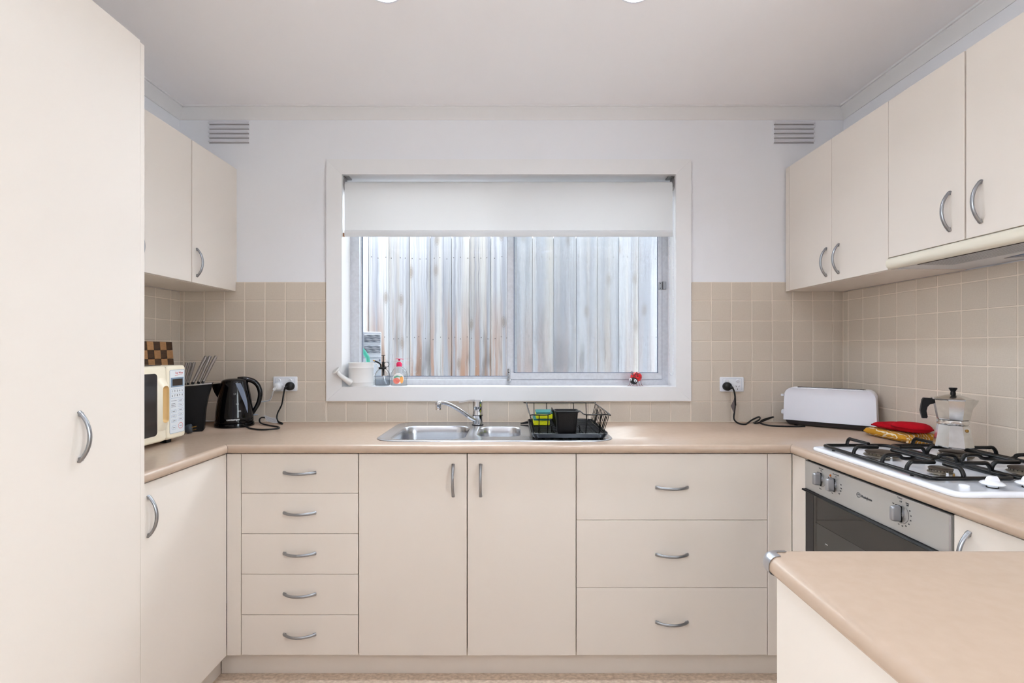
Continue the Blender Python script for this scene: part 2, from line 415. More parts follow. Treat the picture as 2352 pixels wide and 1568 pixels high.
def props(o, label=None, cat=None, group=None, kind=None):
    if label: o['label'] = label
    if cat: o['category'] = cat
    if group: o['group'] = group
    if kind: o['kind'] = kind
    return o

def thing(name, label, cat, loc=(0, 0, 0), group=None):
    o = bpy.data.objects.new(name, None); C.objects.link(o); o.location = loc
    o.empty_display_size = 0.05
    return props(o, label, cat, group)

def part(name, bm, m, parent=None, label=None, angle=None, smooth=True, recalc=True, kind=None):
    """world-space bmesh -> object; verts are re-based on the root thing's location"""
    if parent is not None:
        l = root_of(parent).location
        if l.length > 0: (bm.b if isinstance(bm, B) else bm).verts and bmesh.ops.translate(bm.b if isinstance(bm, B) else bm, vec=-l, verts=(bm.b if isinstance(bm, B) else bm).verts)
    o = bpy.data.objects.new(name, mesh_of(bm, m, name, angle, smooth, recalc)); C.objects.link(o)
    if parent is not None: o.parent = parent
    if label: o['label'] = label
    if kind: o['kind'] = kind
    return o

def solo(name, bm, m, label, cat, group=None, kind=None, **k):
    return props(part(name, bm, m, None, **k), label, cat, group, kind)

def struct(name, bm, m, label=None, **k):
    o = part(name, bm, m, None, **k); o['kind'] = 'structure'
    if label: o['label'] = label
    o['category'] = name.split('_')[0]
    return o

def place(name, me, parent, loc, rot=None):
    """an object with shared mesh; loc in world coordinates"""
    o = bpy.data.objects.new(name, me); C.objects.link(o)
    if parent is not None:
        o.parent = parent; loc = Vector(loc) - root_of(parent).location
    o.location = loc
    if rot is not None: o.rotation_euler = rot
    return o

def cr(pts, n=6, closed=False):
    """Catmull-Rom through the points"""
    P = [Vector(p) for p in pts]; out = []
    k = len(P)
    for i in range(k if closed else k - 1):
        p0 = P[(i - 1) % k] if (closed or i > 0) else P[0]
        p1, p2 = P[i], P[(i + 1) % k]
        p3 = P[(i + 2) % k] if (closed or i < k - 2) else P[-1]
        for j in range(n):
            t = j / n
            out.append(0.5 * ((2 * p1) + (-p0 + p2) * t + (2 * p0 - 5 * p1 + 4 * p2 - p3) * t * t + (-p0 + 3 * p1 - 3 * p2 + p3) * t ** 3))
    if not closed: out.append(P[-1])
    return out

def rrect(x0, x1, y0, y1, r, n=5):
    pts = []
    for cx, cy, a0 in ((x1 - r, y1 - r, 0), (x0 + r, y1 - r, 90), (x0 + r, y0 + r, 180), (x1 - r, y0 + r, 270)):
        for i in range(n + 1):
            a = rad(a0 + 90 * i / n); pts.append((cx + r * math.cos(a), cy + r * math.sin(a)))
    return pts

AX_BACK = Matrix(((1, 0, 0), (0, 0, -1), (0, 1, 0)))        # text on a face that looks to -Y
AX_PX = Matrix(((0, 0, 1), (1, 0, 0), (0, 1, 0)))           # on a face that looks to +X
AX_NX = Matrix(((0, 0, -1), (-1, 0, 0), (0, 1, 0)))         # on a face that looks to -X
def text(name, s, size, m, parent, pos, axes, align='CENTER', ext=0.0002, shear=0.0, bold=0.0, label=None, sx=1.0):
    cu = bpy.data.curves.new('t', 'FONT'); cu.body = s; cu.size = size; cu.align_x = align; cu.align_y = 'CENTER'
    cu.extrude = ext; cu.shear = shear; cu.offset = bold; cu.resolution_u = 2
    o = bpy.data.objects.new('t', cu); C.objects.link(o)
    bpy.context.view_layer.update()
    me = bpy.data.meshes.new_from_object(o.evaluated_get(bpy.context.evaluated_depsgraph_get()))
    bpy.data.objects.remove(o); bpy.data.curves.remove(cu)
    l = root_of(parent).location
    me.transform(Matrix.Translation(Vector(pos) - l) @ axes.to_4x4() @ Matrix.Diagonal((sx, 1, 1, 1)))
    me.materials.clear(); me.materials.append(m); me.name = name
    t = bpy.data.objects.new(name, me); C.objects.link(t); t.parent = parent
    if label: t['label'] = label
    return t

# the satin bow handle shared by every door and drawer: lies along X, bows to -Y
def make_handle():
    b = B(); Lh, Pj = 0.122, 0.026; n = 16; loops = []
    R = (Lh * Lh / 4 + Pj * Pj) / (2 * Pj); a0 = math.asin(Lh / 2 / R)
    for i in range(n + 1):
        a = -a0 + 2 * a0 * i / n
        x = R * math.sin(a); y = -(R * math.cos(a) - (R - Pj))
        t = abs(i / n * 2 - 1)
        w = 0.0052 + 0.0012 * (t ** 4); h = 0.0046 - 0.0006 * t
        tx, ty = math.cos(a), -math.sin(a) * -1
        nx, ny = math.sin(a), -math.cos(a)
        loops.append([(x + nx * h * math.cos(q), y + ny * h * math.cos(q), w * math.sin(q)) for q in [2 * PI * k / 10 for k in range(10)]])
    b.loft(loops)
    for sgn in (-1, 1):
        b.box(sgn * (Lh / 2 - 0.006) - 0.005, sgn * (Lh / 2 - 0.006) + 0.005, -0.008, 0.0, -0.005, 0.005, 0.0015)
    return mesh_of(b, M['nickel'], 'handle')
HANDLE = make_handle()
def handle(parent, pos, face, vertical=True):
    z = {'-Y': 0, '+X': rad(90), '-X': rad(-90)}[face]
    m = Matrix.Rotation(z, 3, 'Z') @ (Matrix.Rotation(rad(90), 3, 'Y') if vertical else Matrix.Identity(3))
    return place('handle', HANDLE, parent, pos, m.to_euler())

def slab(parent, name, x0, x1, y0, y1, z0, z1, m=None, bev=0.0016, label=None):
    return part(name, B().box(x0, x1, y0, y1, z0, z1, bev, 2), m or M['cream'], parent, label)

def copy_tree(o, parent=None):
    c = o.copy(); C.objects.link(c)
    if parent: c.parent = parent
    for ch in list(o.children): copy_tree(ch, c)
    return c

# ------------------------------------------------------------------ room shell
XL, XR, ZC = -1.648, 1.6436, 2.45
YR = -6.0
HX0, HX1, HZ0, HZ1 = -0.850, 0.820, 1.060, 2.132             # hole for the kitchen window
w = B()
w.box(XL - 0.14, HX0, 0, 0.2, -0.1, ZC + 0.1); w.box(HX1, XR + 0.14, 0, 0.2, -0.1, ZC + 0.1)
w.box(HX0, HX1, 0, 0.2, -0.1, HZ0); w.box(HX0, HX1, 0, 0.2, HZ1, ZC + 0.1)
wall_back = struct('wall_back', w, M['wall'], 'white painted kitchen wall around the window, tiled above the worktop')
def side_wall(x0, x1):  # each side wall has an added opening for its fill lamp
    b = B(); b.box(x0, x1, -2.25, 0, -0.1, ZC + 0.1); b.box(x0, x1, YR, -3.15, -0.1, ZC + 0.1)
    b.box(x0, x1, -3.15, -2.25, -0.1, 0.4 if x0 > 0 else 1.22); return b.box(x0, x1, -3.15, -2.25, 2.2, ZC + 0.1)
wall_left = struct('wall_left', side_wall(XL - 0.14, XL), M['wall'], 'white painted wall behind the pantry and microwave')
wall_right = struct('wall_right', side_wall(XR, XR + 0.14), M['wall'], 'white painted wall behind the cooktop')
struct('wall_rear', B().box(XL - 0.14, XR + 0.14, YR - 0.14, YR, -0.1, ZC + 0.1), M['wall'], 'white wall behind the camera')
for n_, x_ in ((2, XR + .11), (3, XL - .115)):
    struct('window_%d' % n_, B().box(x_, x_ + .005, -3.15, -2.25, 0.4 if x_ > 0 else 1.22, 2.2), M['glass_pane'], 'side window of the dining area behind the camera')  # panes of the added openings, out of view
struct('floor', B().box(XL - 0.14, XR + 0.14, YR - 0.14, 0.0, -0.1, 0.0), M['floor'], 'mottled beige vinyl floor')
LIGHTS = ((-.425, -.81), (.415, -.81), (-.425, -3.3), (.415, -3.3))  # last two are out of view, added to brighten the cabinet fronts
cl = B(); cl.box(XL - 0.14, XR + 0.14, YR - 0.14, 0.2, ZC + 0.06, ZC + 0.1)
lp_ = [[cl.b.verts.new(p) for p in ((XL - .14, YR - .14, ZC), (XR + .14, YR - .14, ZC), (XR + .14, .2, ZC), (XL - .14, .2, ZC))]]
for x, y in LIGHTS: lp_.append([cl.b.verts.new((x + .052 * math.cos(2 * PI * i / 40), y + .052 * math.sin(2 * PI * i / 40), ZC)) for i in range(40)])
bmesh.ops.triangle_fill(cl.b, use_beauty=True, edges=[cl.b.edges.new((q[i], q[(i + 1) % len(q)])) for q in lp_ for i in range(len(q))])
struct('ceiling', cl, M['ceiling'], 'plain off-white plaster ceiling with two round light openings', smooth=False)

# cornice: coved strip with a small step at the ceiling
CP = [(0.0, 2.394), (0.004, 2.394), (0.0045, 2.400), (0.008, 2.408), (0.016, 2.420), (0.027, 2.431), (0.036, 2.438), (0.037, 2.4425), (0.046, 2.4425), (0.047, 2.45), (0.0, 2.45)]
struct('trim_1', B().loft([[(XL, -o, z) for o, z in CP], [(XR, -o, z) for o, z in CP]]), M['cornice'], 'coved cornice over the window wall')
struct('trim_2', B().loft([[(XL + o, 0, z) for o, z in CP], [(XL + o, YR, z) for o, z in CP]]), M['cornice'], 'coved cornice over the pantry wall')
struct('trim_3', B().loft([[(XR - o, 0, z) for o, z in CP], [(XR - o, YR, z) for o, z in CP]]), M['cornice'], 'coved cornice over the cooktop wall')

# ------------------------------------------------------------------ tiles: every tile its own piece, proud of the grout bed
TT, GT = 0.007, 0.0058
_tile = {}
def tile_mesh(w, h):
    k = (round(w, 3), round(h, 3))
    if k not in _tile:
        _tile[k] = mesh_of(B().box(-k[0] / 2, k[0] / 2, -TT, 0, -k[1] / 2, k[1] / 2, min(0.0022, k[0] * 0.2), 2), M['tile'], 'tile', smooth=False)
    return _tile[k]
def tiles(parent, U0, V0, u0, u1, v0, v1, pos, rot):
    i = math.floor((u0 - U0) / 0.1003)
    while U0 + i * 0.1003 < u1:
        a, b = max(u0, U0 + i * 0.1003) + 0.0020, min(u1, U0 + (i + 1) * 0.1003) - 0.0020
        j = 0
        while V0 + j * 0.0998 < v1:
            c, d = max(v0, V0 + j * 0.0998) + 0.0020, min(v1, V0 + (j + 1) * 0.0998) - 0.0020
            if b - a > 0.008 and d - c > 0.008:
                x, y, z = pos((a + b) / 2, (c + d) / 2)
                place('tile', tile_mesh(b - a, d - c), parent, (x, y, z), (random.uniform(-.001, .001), random.uniform(-.001, .001), rot + random.uniform(-.0015, .0015)))
            j += 1
        i += 1
AX0, AX1, AZ0, AZ1 = -0.915, 0.883, 1.0035, 2.195               # outer edge of the window architrave
Zt, Zc = 1.591, 1.5425
gb = B(); gb.box(XL, AX0 + .02, -GT, 0, .9, Zt); gb.box(AX1 - .02, XR, -GT, 0, .9, Zt); gb.box(AX0 + .02, AX1 - .02, -GT, 0, .9, AZ0 + .02)
part('grout', gb, M['grout'], wall_back)
pb = lambda u, v: (u, -0.0005, v)
tiles(wall_back, -1.622, .9, XL + .006, AX0, .9, Zt, pb, 0)
tiles(wall_back, -1.622, .9, AX1, XR - .006, .9, Zt, pb, 0)
tiles(wall_back, -1.622, .9, AX0, AX1, .9, AZ0, pb, 0)
part('grout', B().box(XL, XL + GT, -0.60, 0, .9, Zc), M['grout'], wall_left)
tiles(wall_left, -1.0773, .9, -0.60, -0.008, .9, Zc, lambda u, v: (XL + .0005, u, v), rad(90))
part('grout', B().box(XR - GT, XR, -1.52, 0, .9, Zc), M['grout'], wall_right)
tiles(wall_right, -1.0477 - 1.003, .9, -1.52, -0.008, .9, Zc, lambda u, v: (XR - .0005, u, v), rad(-90))

# ------------------------------------------------------------------ kitchen window (architrave, reveal, aluminium slider)
win = thing('window_1', 'white timber window with a sliding aluminium sash above the sink', 'window', (0, 0.1, 1.06)); win['kind'] = 'structure'
IX0, IX1, IZ0, IZ1 = -0.838, 0.808, 1.074, 2.120
ay0, ay1 = -0.018, 0.0
def arch_piece(a, b, c, d, label=None):
    loops = [[(x, ay1, z) for x, z in (a, b, c, d)], [(x, ay0 + .003, z) for x, z in (a, b, c, d)]]
    cx, cz = sum(q[0] for q in (a, b, c, d)) / 4, sum(q[1] for q in (a, b, c, d)) / 4
    part('architrave', B().prism([(x, ay1, z) for x, z in (a, b, c, d)], (0, ay0, 0)), M['trim'], win, smooth=False)
e = 0.0006
arch_piece((AX0, AZ1), (AX1, AZ1), (IX1, IZ1), (IX0, IZ1))
arch_piece((AX0, AZ0), (AX0, AZ1 - e), (IX0, IZ1 - e), (IX0, IZ0))
arch_piece((AX1, AZ1 - e), (AX1, AZ0), (IX1, IZ0), (IX1, IZ1 - e))
arch_piece((AX0 + e, AZ0), (IX0 + e, IZ0), (IX1 - e, IZ0), (AX1 - e, AZ0))
FY = 0.11
rv = B(); rv.box(HX0 + .001, IX0, 0.0005, 0.199, IZ0 - .01, IZ1 + .011); rv.box(IX1, HX1 - .001, 0.0005, 0.199, IZ0 - .01, IZ1 + .011); rv.box(IX0, IX1, 0.0005, 0.199, IZ1, HZ1 - .001)
part('reveal', rv, M['trim'], win, smooth=False)
part('sill', B().box(IX0, IX1, 0.0005, 0.199, HZ0 + .001, IZ0, 0.002, 2), M['trim'], win)
fr = B()
fr.box(IX0, -0.792, FY, .175, IZ0, IZ1); fr.box(.776, IX1, FY, .175, IZ0, IZ1); fr.box(-.792, .776, FY, .175, IZ0, 1.103); fr.box(-.792, .776, FY, .175, 2.08, IZ1)
fr.box(-.792, -.786, FY + .03, FY + .05, 1.103, 2.08); fr.box(-.786, -.02, FY + .03, FY + .05, 1.103, 1.116)
part('window_frame', fr, M['alu'], win, smooth=False)
sx0, sx1 = -.025, .776
sash = B()
sash.box(sx0, .003, FY - .004, FY + .022, 1.104, 2.08); sash.box(.758, sx1, FY - .004, FY + .022, 1.104, 2.08)
sash.box(.003, .758, FY - .004, FY + .022, 1.104, 1.1355); sash.box(.003, .758, FY - .004, FY + .022, 2.05, 2.08)
sash.box(.003, .009, FY + .003, FY + .018, 1.1355, 2.05)
so = part('sash', sash, M['alu'], win, smooth=False)
part('interlock', B().box(.004, .026, FY + .03, FY + .06, 1.103, 2.08), M['alu'], win, smooth=False)
part('pane', B().box(-.786, .004, FY + .038, FY + .042, 1.116, 2.08), M['glass_pane'], win, smooth=False)
part('pane', B().box(.003, .758, FY + .007, FY + .011, 1.1355, 2.05), M['glass_pane'], so, smooth=False)
part('fly_screen', B().box(.026, .776, FY + .054, FY + .0545, 1.103, 2.08), M['screen'], win, smooth=False)
gk = B()
for x0, x1, z0, z1, y in ((-.786, .004, 1.116, 2.08, FY + .0365), (.009, .758, 1.1355, 2.05, FY + .0062)):
    gk.box(x0, x0 + .0035, y - .001, y + .001, z0, z1); gk.box(x1 - .0035, x1, y - .001, y + .001, z0, z1); gk.box(x0, x1, y - .001, y + .001, z0, z0 + .0035)
part('glazing_seal', gk, M['seal'], win, smooth=False)
gj = B(); gj.box(.7745, .7775, FY - .0035, FY + .001, 1.104, 2.08); gj.box(-.0262, -.0245, FY - .0035, FY + .02, 1.104, 2.08); gj.box(-.025, .776, FY - .003, FY + .001, 1.1028, 1.1045)
part('sash_gap', gj, M['seal'], win, smooth=False)
lk = B(); lk.box(-.022, -.010, FY - .010, FY - .004, 1.110, 1.158, .004, 2); lk.ball((-.016, FY - .012, 1.130), .004)
lo = part('sash_lock', lk, M['nickel'], win); part('key_barrel', B().lathe([(.0, -.004), (.011, -.004), (.011, .004), (.006, .006), (0, .006)], (0, 0, 0), 18).xf(Matrix.Translation((-.016, FY - .012, 1.098)) @ Matrix.Rotation(rad(90), 4, 'X')), M['nickel'], lo)
part('keyhole', B().box(-.019, -.013, FY - .0115, FY - .0095, 1.136, 1.142), M['slot_dark'], lo)
lt = B(); lt.box(.758, .776, FY - .007, FY - .004, 1.565, 1.608, .001); lt.box(.779, .797, FY - .010, FY, 1.568, 1.610, .003, 2)
ltc = part('sash_catch', lt, M['nickel'], win)
sc_ = B()
for z in (1.574, 1.599): sc_.disc((.7665, FY - .0075, z), .0024, (0, -1, 0), 10)
part('screw_holes', sc_, M['slot_dark'], ltc)

# ------------------------------------------------------------------ roller blind inside the reveal
bl = thing('roller_blind', 'off-white roller blind pulled a third of the way down the window', 'blind', (0, 0.02, 2.07))
bx0, bx1 = -.8315, .797
pro = [(0.003, 1.8195), (0.003, 2.075)] + [(0.025 - .022 * math.cos(a), 2.075 + .022 * math.sin(a)) for a in [rad(20 * i) for i in range(1, 17)]]
fb = B(); rows = [[(x, y, z) for x in (bx0, bx1)] for y, z in pro]
R = [[fb.b.verts.new(p) for p in r] for r in rows]
for i in range(len(R) - 1): fb.b.faces.new((R[i][0], R[i][1], R[i + 1][1], R[i + 1][0]))
part('fabric', fb, M['blind'], bl, recalc=False, angle=60)
hem = B().loft([[(x, 0.0045 + .0055 * math.cos(a), 1.834 + .0165 * math.sin(a)) for a in [2 * PI * k / 14 for k in range(14)]] for x in (bx0, bx1)])
hb = part('bottom_bar', hem, M['blind'], bl)
part('end_cap', B().box(bx0 - .006, bx0, -.002, .010, 1.818, 1.836, .001), M['brown_cap'], bl)
part('roller_tube', B().cyl((bx0 + .004, .025, 2.075), (bx1 - .004, .025, 2.075), .0205), M['white_plastic'], bl)
for x0, x1 in ((IX0 + .0005, bx0 - .0005), (bx1 + .001, IX1 - .0005)):
    k = B().loft([[(x, .025 + .026 * math.cos(a), 2.085 + .034 * math.sin(a)) for a in [2 * PI * q / 20 for q in range(20)]] for x in (x0, x1)])
    k.box(min(x0, x1) - (0 if x0 < 0 else .022), max(x0, x1) + (.022 if x0 < 0 else 0), .002, .048, 2.112, 2.1195)
    br = part('bracket', k, M['bracket'], bl)
    h_ = B()
    for q in (0, 1): h_.box((x0 if x0 < 0 else x1 - .02) + .006 * q + .004, (x0 if x0 < 0 else x1 - .02) + .006 * q + .008, .001, .004, 2.1135 - .004 * q + .002, 2.1165 - .004 * q + .002)
    part('screw', h_, M['slot_dark'], br)
ch = B()
cpts = [(.8005, .004, 2.07 - .0062 * i) for i in range(150)]
cpts += [(.7925 + .008 * math.cos(a), .006, 1.142 - .012 * math.sin(a)) for a in [rad(12 * i) for i in range(1, 15)]]
cpts += [(.7845, .012, 1.142 + .0062 * i) for i in range(150)]
for p in cpts: ch.ball(p, .0021, 6, 4)
part('bead_chain', ch, M['white_plastic'], bl, kind='stuff')

# ------------------------------------------------------------------ outdoors: ground, paling fence, heater, pipe, hose
struct('ground', B().box(-4.5, 4.5, 0.2, 6, -0.55, -0.4), M['ground'], 'paved strip between house and fence')
struct('trim_4', B().box(-3.2, 3.2, .2, .76, 2.42, 2.60), M['trim'], 'eave lining outside above the window', smooth=False)  # put in out of view to cut the sky down to a narrow band
fence = thing('paling_fence', 'weathered grey timber paling fence outside the window', 'fence', (0, 1.09, -0.4))
sl = 320.0
joints = [846.7, 893.6, 941.4, 987.7, 1037.5, 1078.8, 1127.8, 1175.0, 1223, 1271.6, 1323.4, 1372, 1421.6, 1467, 1514]
while joints[0] > -300: joints.insert(0, joints[0] - random.uniform(44, 50))
while joints[-1] < 2700: joints.append(joints[-1] + random.uniform(44, 50))
jx = [(j - 1176) / sl for j in joints]
nails = B()
for i in range(len(jx) - 1):
    dy = random.uniform(0, .003)
    a, b_ = jx[i] + .0014, jx[i + 1] - .0014
    part('paling', B().box(a, b_, 1.09 + dy, 1.105 + dy, -.36, 2.08 + random.uniform(-.012, .012), .0012), M['fence'], fence, smooth=False)
    for z in (1.915, 1.34):
        for f in (.15, .5, .84):
            x = a + (b_ - a) * (f + random.uniform(-.08, .08)); zz = z + random.uniform(-.012, .01)
            nails.lathe([(.0, 0), (.0034, 0), (.0030, .002), (0, .002)], (0, 0, 0), 8).b
            vs = nails.b.verts[:] if False else None
            nails.b.verts.ensure_lookup_table()
            nv = nails.b.verts[-32:]
            bmesh.ops.transform(nails.b, matrix=Matrix.Translation((x, 1.09 + dy, zz)) @ Matrix.Rotation(rad(90), 4, 'X'), verts=nv)
for i in range(len(jx) - 1): part('cover_paling', B().box(jx[i] - .03, jx[i] + .03, 1.1085, 1.1235, -.36, 2.06), M['fence_rail'], fence, smooth=False)
part('nail_heads', nails, M['nail'], fence, kind='stuff')
for z in (1.915, 1.34, .2): part('rail', B().box(jx[0], jx[-1], 1.126, 1.168, z - .04, z + .04), M['fence_rail'], fence, smooth=False)
for x in (-2.6, -.2, 2.2): part('post', B().box(x - .05, x + .05, 1.168, 1.265, -.4, 1.98), M['fence_rail'], fence, smooth=False)

hw = thing('hot_water_unit', 'grey louvred gas heater casing outside the glass behind the watering can', 'heater', (-1.0, .60, -.4))
RZ = Matrix.Translation((-.796, .56, 0)) @ Matrix.Rotation(rad(20), 4, 'Z')
def hbox(*a, bev=0.0): return B().box(*a, bev).xf(RZ)
part('casing', hbox(-.26, 0, .0, .22, -.4, 1.365, bev=.004), M['grey_unit'], hw)
part('side_flange', hbox(-.145, -.108, -.016, 0, 1.205, 1.365, bev=.002), M['grey_unit'], hw)
for k in range(2):
    z0 = 1.302 if k == 0 else 1.237
    part('vent_recess', hbox(-.100, -.006, -.0012, .0, z0, z0 + .048), M['grey_dark'], hw)
    for q in range(5):
        lv = B()
        n = 10
        lv.loft([[(-.100 + .094 * t / n, -.010, z0 + .004 + .0095 * q + .002 * math.sin(t * 1.3 + q)), (-.100 + .094 * t / n, -.001, z0 + .008 + .0095 * q + .002 * math.sin(t * 1.3 + q)), (-.100 + .094 * t / n, -.001, z0 + .0095 + .0095 * q)] for t in range(n + 1)])
        part('louvre', lv.xf(RZ), M['grey_unit'], hw)
part('panel_seam', hbox(-.108, -.001, -.0018, .0, 1.205, 1.2075), M['grey_dark'], hw)
part('panel_seam', hbox(-.108, -.001, -.0018, .0, 1.178, 1.1805), M['grey_dark'], hw)
part('latch', hbox(-.016, -.006, -.004, 0, 1.186, 1.198, bev=.001), M['grey_dark'], hw)
solo('downpipe', B().cyl((-1.035, .95, -.4), (-1.035, .95, 2.3), .024), M['pipe'], 'pale painted downpipe outside beside the grey heater', 'pipe')
hp = cr([(-.965, .40, 1.290), (-.925, .42, 1.285), (-.885, .44, 1.262), (-.858, .45, 1.225), (-.846, .455, 1.175), (-.843, .46, .9), (-.85, .46, .2), (-.85, .46, -.385), (-.80, .50, -.388), (-.7, .6, -.388)], 7)
solo('garden_hose', B().tube(hp, .012, 10), M['hose'], 'green garden hose hanging outside behind the watering can', 'hose')

# ------------------------------------------------------------------ wall vents under the cornice
def vent(xc, label):
    t = thing('wall_vent', label, 'vent', (xc, 0, 2.33), 'plaster vents under the cornice')
    part('plate', B().box(xc - .102, xc + .102, -.004, 0, 2.277, 2.384, .001), M['wall'], t)
    for i in range(5):
        z = 2.375 - i * .0225
        b = B().loft([[(x, -.004, z + .012), (x, -.015, z + .003), (x, -.017, z), (x, -.014, z - .002), (x, -.004, z - .0005)] for x in (xc - .099, xc + .099)])
        part('slat', b, M['wall'], t, smooth=False)
        part('slot', B().box(xc - .098, xc + .098, -.0046, -.0038, z - .0075, z - .0018), M['vent_slot'], t, smooth=False)  # grey strip on the plate, painted as shade under the slat
    return t
vent(-1.400, 'white louvred wall vent above the cabinets beside the pantry')
vent(1.395, 'white louvred wall vent above the cabinets over the toaster')

# ------------------------------------------------------------------ downlights
def downlight(x, y, label):
    t = thing('downlight', label, 'ceiling light', (x, y, ZC), 'recessed ceiling downlights')
    part('rim', B().lathe([(.0515, .052), (.0505, -.001), (.053, -.0045), (.062, -.003), (.063, -.0002)], (x, y, ZC), 40, cap0=False, cap1=False), M['white_plastic'], t)
    part('lens', B().lathe([(0.001, .048), (.051, .048), (.051, .044), (.001, .042)], (x, y, ZC), 32), M['lamp'], t)
downlight(-.425, -.81, 'round white ceiling downlight nearer the pantry')
downlight(.415, -.81, 'round white ceiling downlight nearer the rangehood')
downlight(-.425, -3.3, 'round white ceiling downlight behind the camera on the pantry side')
downlight(.415, -3.3, 'round white ceiling downlight behind the camera on the cooktop side')  # both rear downlights are added, unseen, as fill for the cabinet fronts

# ------------------------------------------------------------------ base cabinets on the window wall
FYF, FYB = -.578, -.560            # front and back plane of doors and drawer fronts
ZT, ZB = .863, .1003
G = .0016
def carcass(t, x0, x1, y0, y1, z0=.102, z1=.864, axis='Y'):
    """hollow box of boards (no top, open front) standing on a set-back plinth"""
    b = B(); th = .016
    if axis == 'Y':
        b.box(x0, x0 + th, y0, y1, z0, z1); b.box(x1 - th, x1, y0, y1, z0, z1); b.box(x0 + th, x1 - th, y0, y1, z0, z0 + th); b.box(x0 + th, x1 - th, y1 - th, y1, z0 + th, z1)
        b.box(x0 + .02, x1 - .02, y0 + .06, y1 - .02, 0, z0)
    else:
        b.box(x0, x1, y0, y0 + th, z0, z1); b.box(x0, x1, y1 - th, y1, z0, z1); b.box(x0, x1, y0 + th, y1 - th, z0, z0 + th)
        s = x0 if abs(x0) > abs(x1) else x1 - th
        b.box(s, s + th, y0 + th, y1 - th, z0 + th, z1)
        b.box(x0 + (.06 if s != x0 else .02), x1 - (.06 if s == x0 else .02), y0 + .02, y1 - .02, 0, z0)
    return part('carcass', b, M['cream_dim'], t, smooth=False)

dr = thing('drawer_unit', 'cream base unit of five equal drawers below the kettle', 'drawers', (-.80, -.3, 0), 'cream base cabinets')
carcass(dr, -1.058, -.5815, FYB + .001, -.03)
slab(dr, 'filler_panel', -1.0796, -1.0247 - G, FYF, FYB, ZB, ZT)
zs = [.863, .713, .5597, .4064, .2529, .1003]
for i in range(5):
    d = slab(dr, 'drawer', -1.0247 + G / 2, -.5815 - G, FYF, FYB, zs[i + 1] + G, zs[i])
    handle(d, (-.803, FYF, (zs[i] + zs[i + 1]) / 2 + .004), '-Y', False)

sk = thing('sink_cabinet', 'cream two-door base cabinet under the sink', 'cabinet', (-.17, -.3, 0), 'cream base cabinets')
carcass(sk, -.5805, .2425, FYB + .001, -.03)
d = slab(sk, 'door', -.5800 + G / 2, -.1697 - G, FYF, FYB, ZB, ZT); handle(d, (-.2225, FYF, .7627), '-Y')
d = slab(sk, 'door', -.1697 + G, .2422 - G / 2, FYF, FYB, ZB, ZT); handle(d, (-.1185, FYF, .7627), '-Y')

pd = thing('pot_drawer_unit', 'cream base unit of three deep drawers right of the sink', 'drawers', (.605, -.3, 0), 'cream base cabinets')
carcass(pd, .2435, 1.02, FYB + .001, -.03)
zs = [.863, .6115, .3558, .1003]
for i in range(3):
    d = slab(pd, 'drawer', .2438 + G / 2, .967 - G / 2, FYF, FYB, zs[i + 1] + G, zs[i])
    handle(d, (.605, FYF, (zs[i] + zs[i + 1]) / 2 - .001), '-Y', False)
slab(pd, 'filler_panel', .967 + G, 1.0594, FYF, FYB, ZB, ZT)

kb = solo('kickboard', B().box(-1.129, 1.108, -.529, -.512, 0, .100, .001), M['cream'], 'cream kickboard along the floor below the drawers and sink doors', 'kickboard', 'cream kickboards')
solo('kickboard', B().box(-1.147, -1.130, -1.012, -.5295, 0, .100, .001), M['cream'], 'short cream kickboard beside the pantry foot', 'kickboard', 'cream kickboards')

# left run
XF = -1.080
lb = thing('corner_cabinet', 'cream single-door base cabinet below the microwave', 'cabinet', (-1.35, -.8, 0), 'cream base cabinets')
carcass(lb, -1.640, XF - .019, -1.014, -.585, axis='X')
d = slab(lb, 'door', XF - .018, XF, -1.014, -.5786, ZB, ZT); handle(d, (XF, -.980, .7635), '+X')

# pantry
XP = -1.060
pt = thing('pantry_cupboard', 'tall cream pantry cupboard along the side of the frame', 'cupboard', (-1.35, -1.4, 0))
PY0, PY1 = -2.05, -1.0185
pc = B(); pc.box(-1.640, XP - .019, PY0, PY1 - .0175, .1, 2.128); pc.box(-1.64, XP - .06, PY0, PY1 - .02, 0, .1)
part('carcass', pc, M['cream_dim'], pt, smooth=False)
part('side_panel', B().box(-1.640, XP - .0015, PY1 - .0165, PY1, 0, 2.136, .001), M['cream'], pt)
d = slab(pt, 'door', XP - .018, XP, -1.53, PY1 - .0185, .1, 2.140, bev=.0014); handle(d, (XP, -1.235, 1.0445), '+X')
slab(pt, 'door', XP - .018, XP, PY0, -1.533, .1, 2.140)
part('kick', B().box(XP - .06, XP - .045, PY0, PY1 - .02, 0, .099), M['cream'], pt)

# right run: corner filler, oven tower, last base cabinet
XO = 1.060
rf = thing('corner_filler', 'narrow cream corner panel between the deep drawers and the oven', 'panel', (1.07, -.62, 0))
part('panel', B().box(XO, XO + .018, -.661, -.5786, .1, ZT, .001), M['cream'], rf)
part('foot', B().box(XO + .05, XO + .066, -.661, -.5295, 0, .0985), M['cream'], rf)
solo('kickboard', B().box(1.110, 1.126, -1.53, -.664, 0, .100, .001), M['cream'], 'cream kickboard under the oven, hidden behind the peninsula', 'kickboard', 'cream kickboards')
rb = thing('end_cabinet', 'cream base cabinet with one visible handle beside the oven', 'cabinet', (1.35, -1.4, 0), 'cream base cabinets')
carcass(rb, XO + .019, 1.638, -1.53, -1.262, axis='X')
d = slab(rb, 'door', XO, XO + .018, -1.528, -1.2600, ZB, ZT); handle(d, (XO, -1.300, .775), '-X')

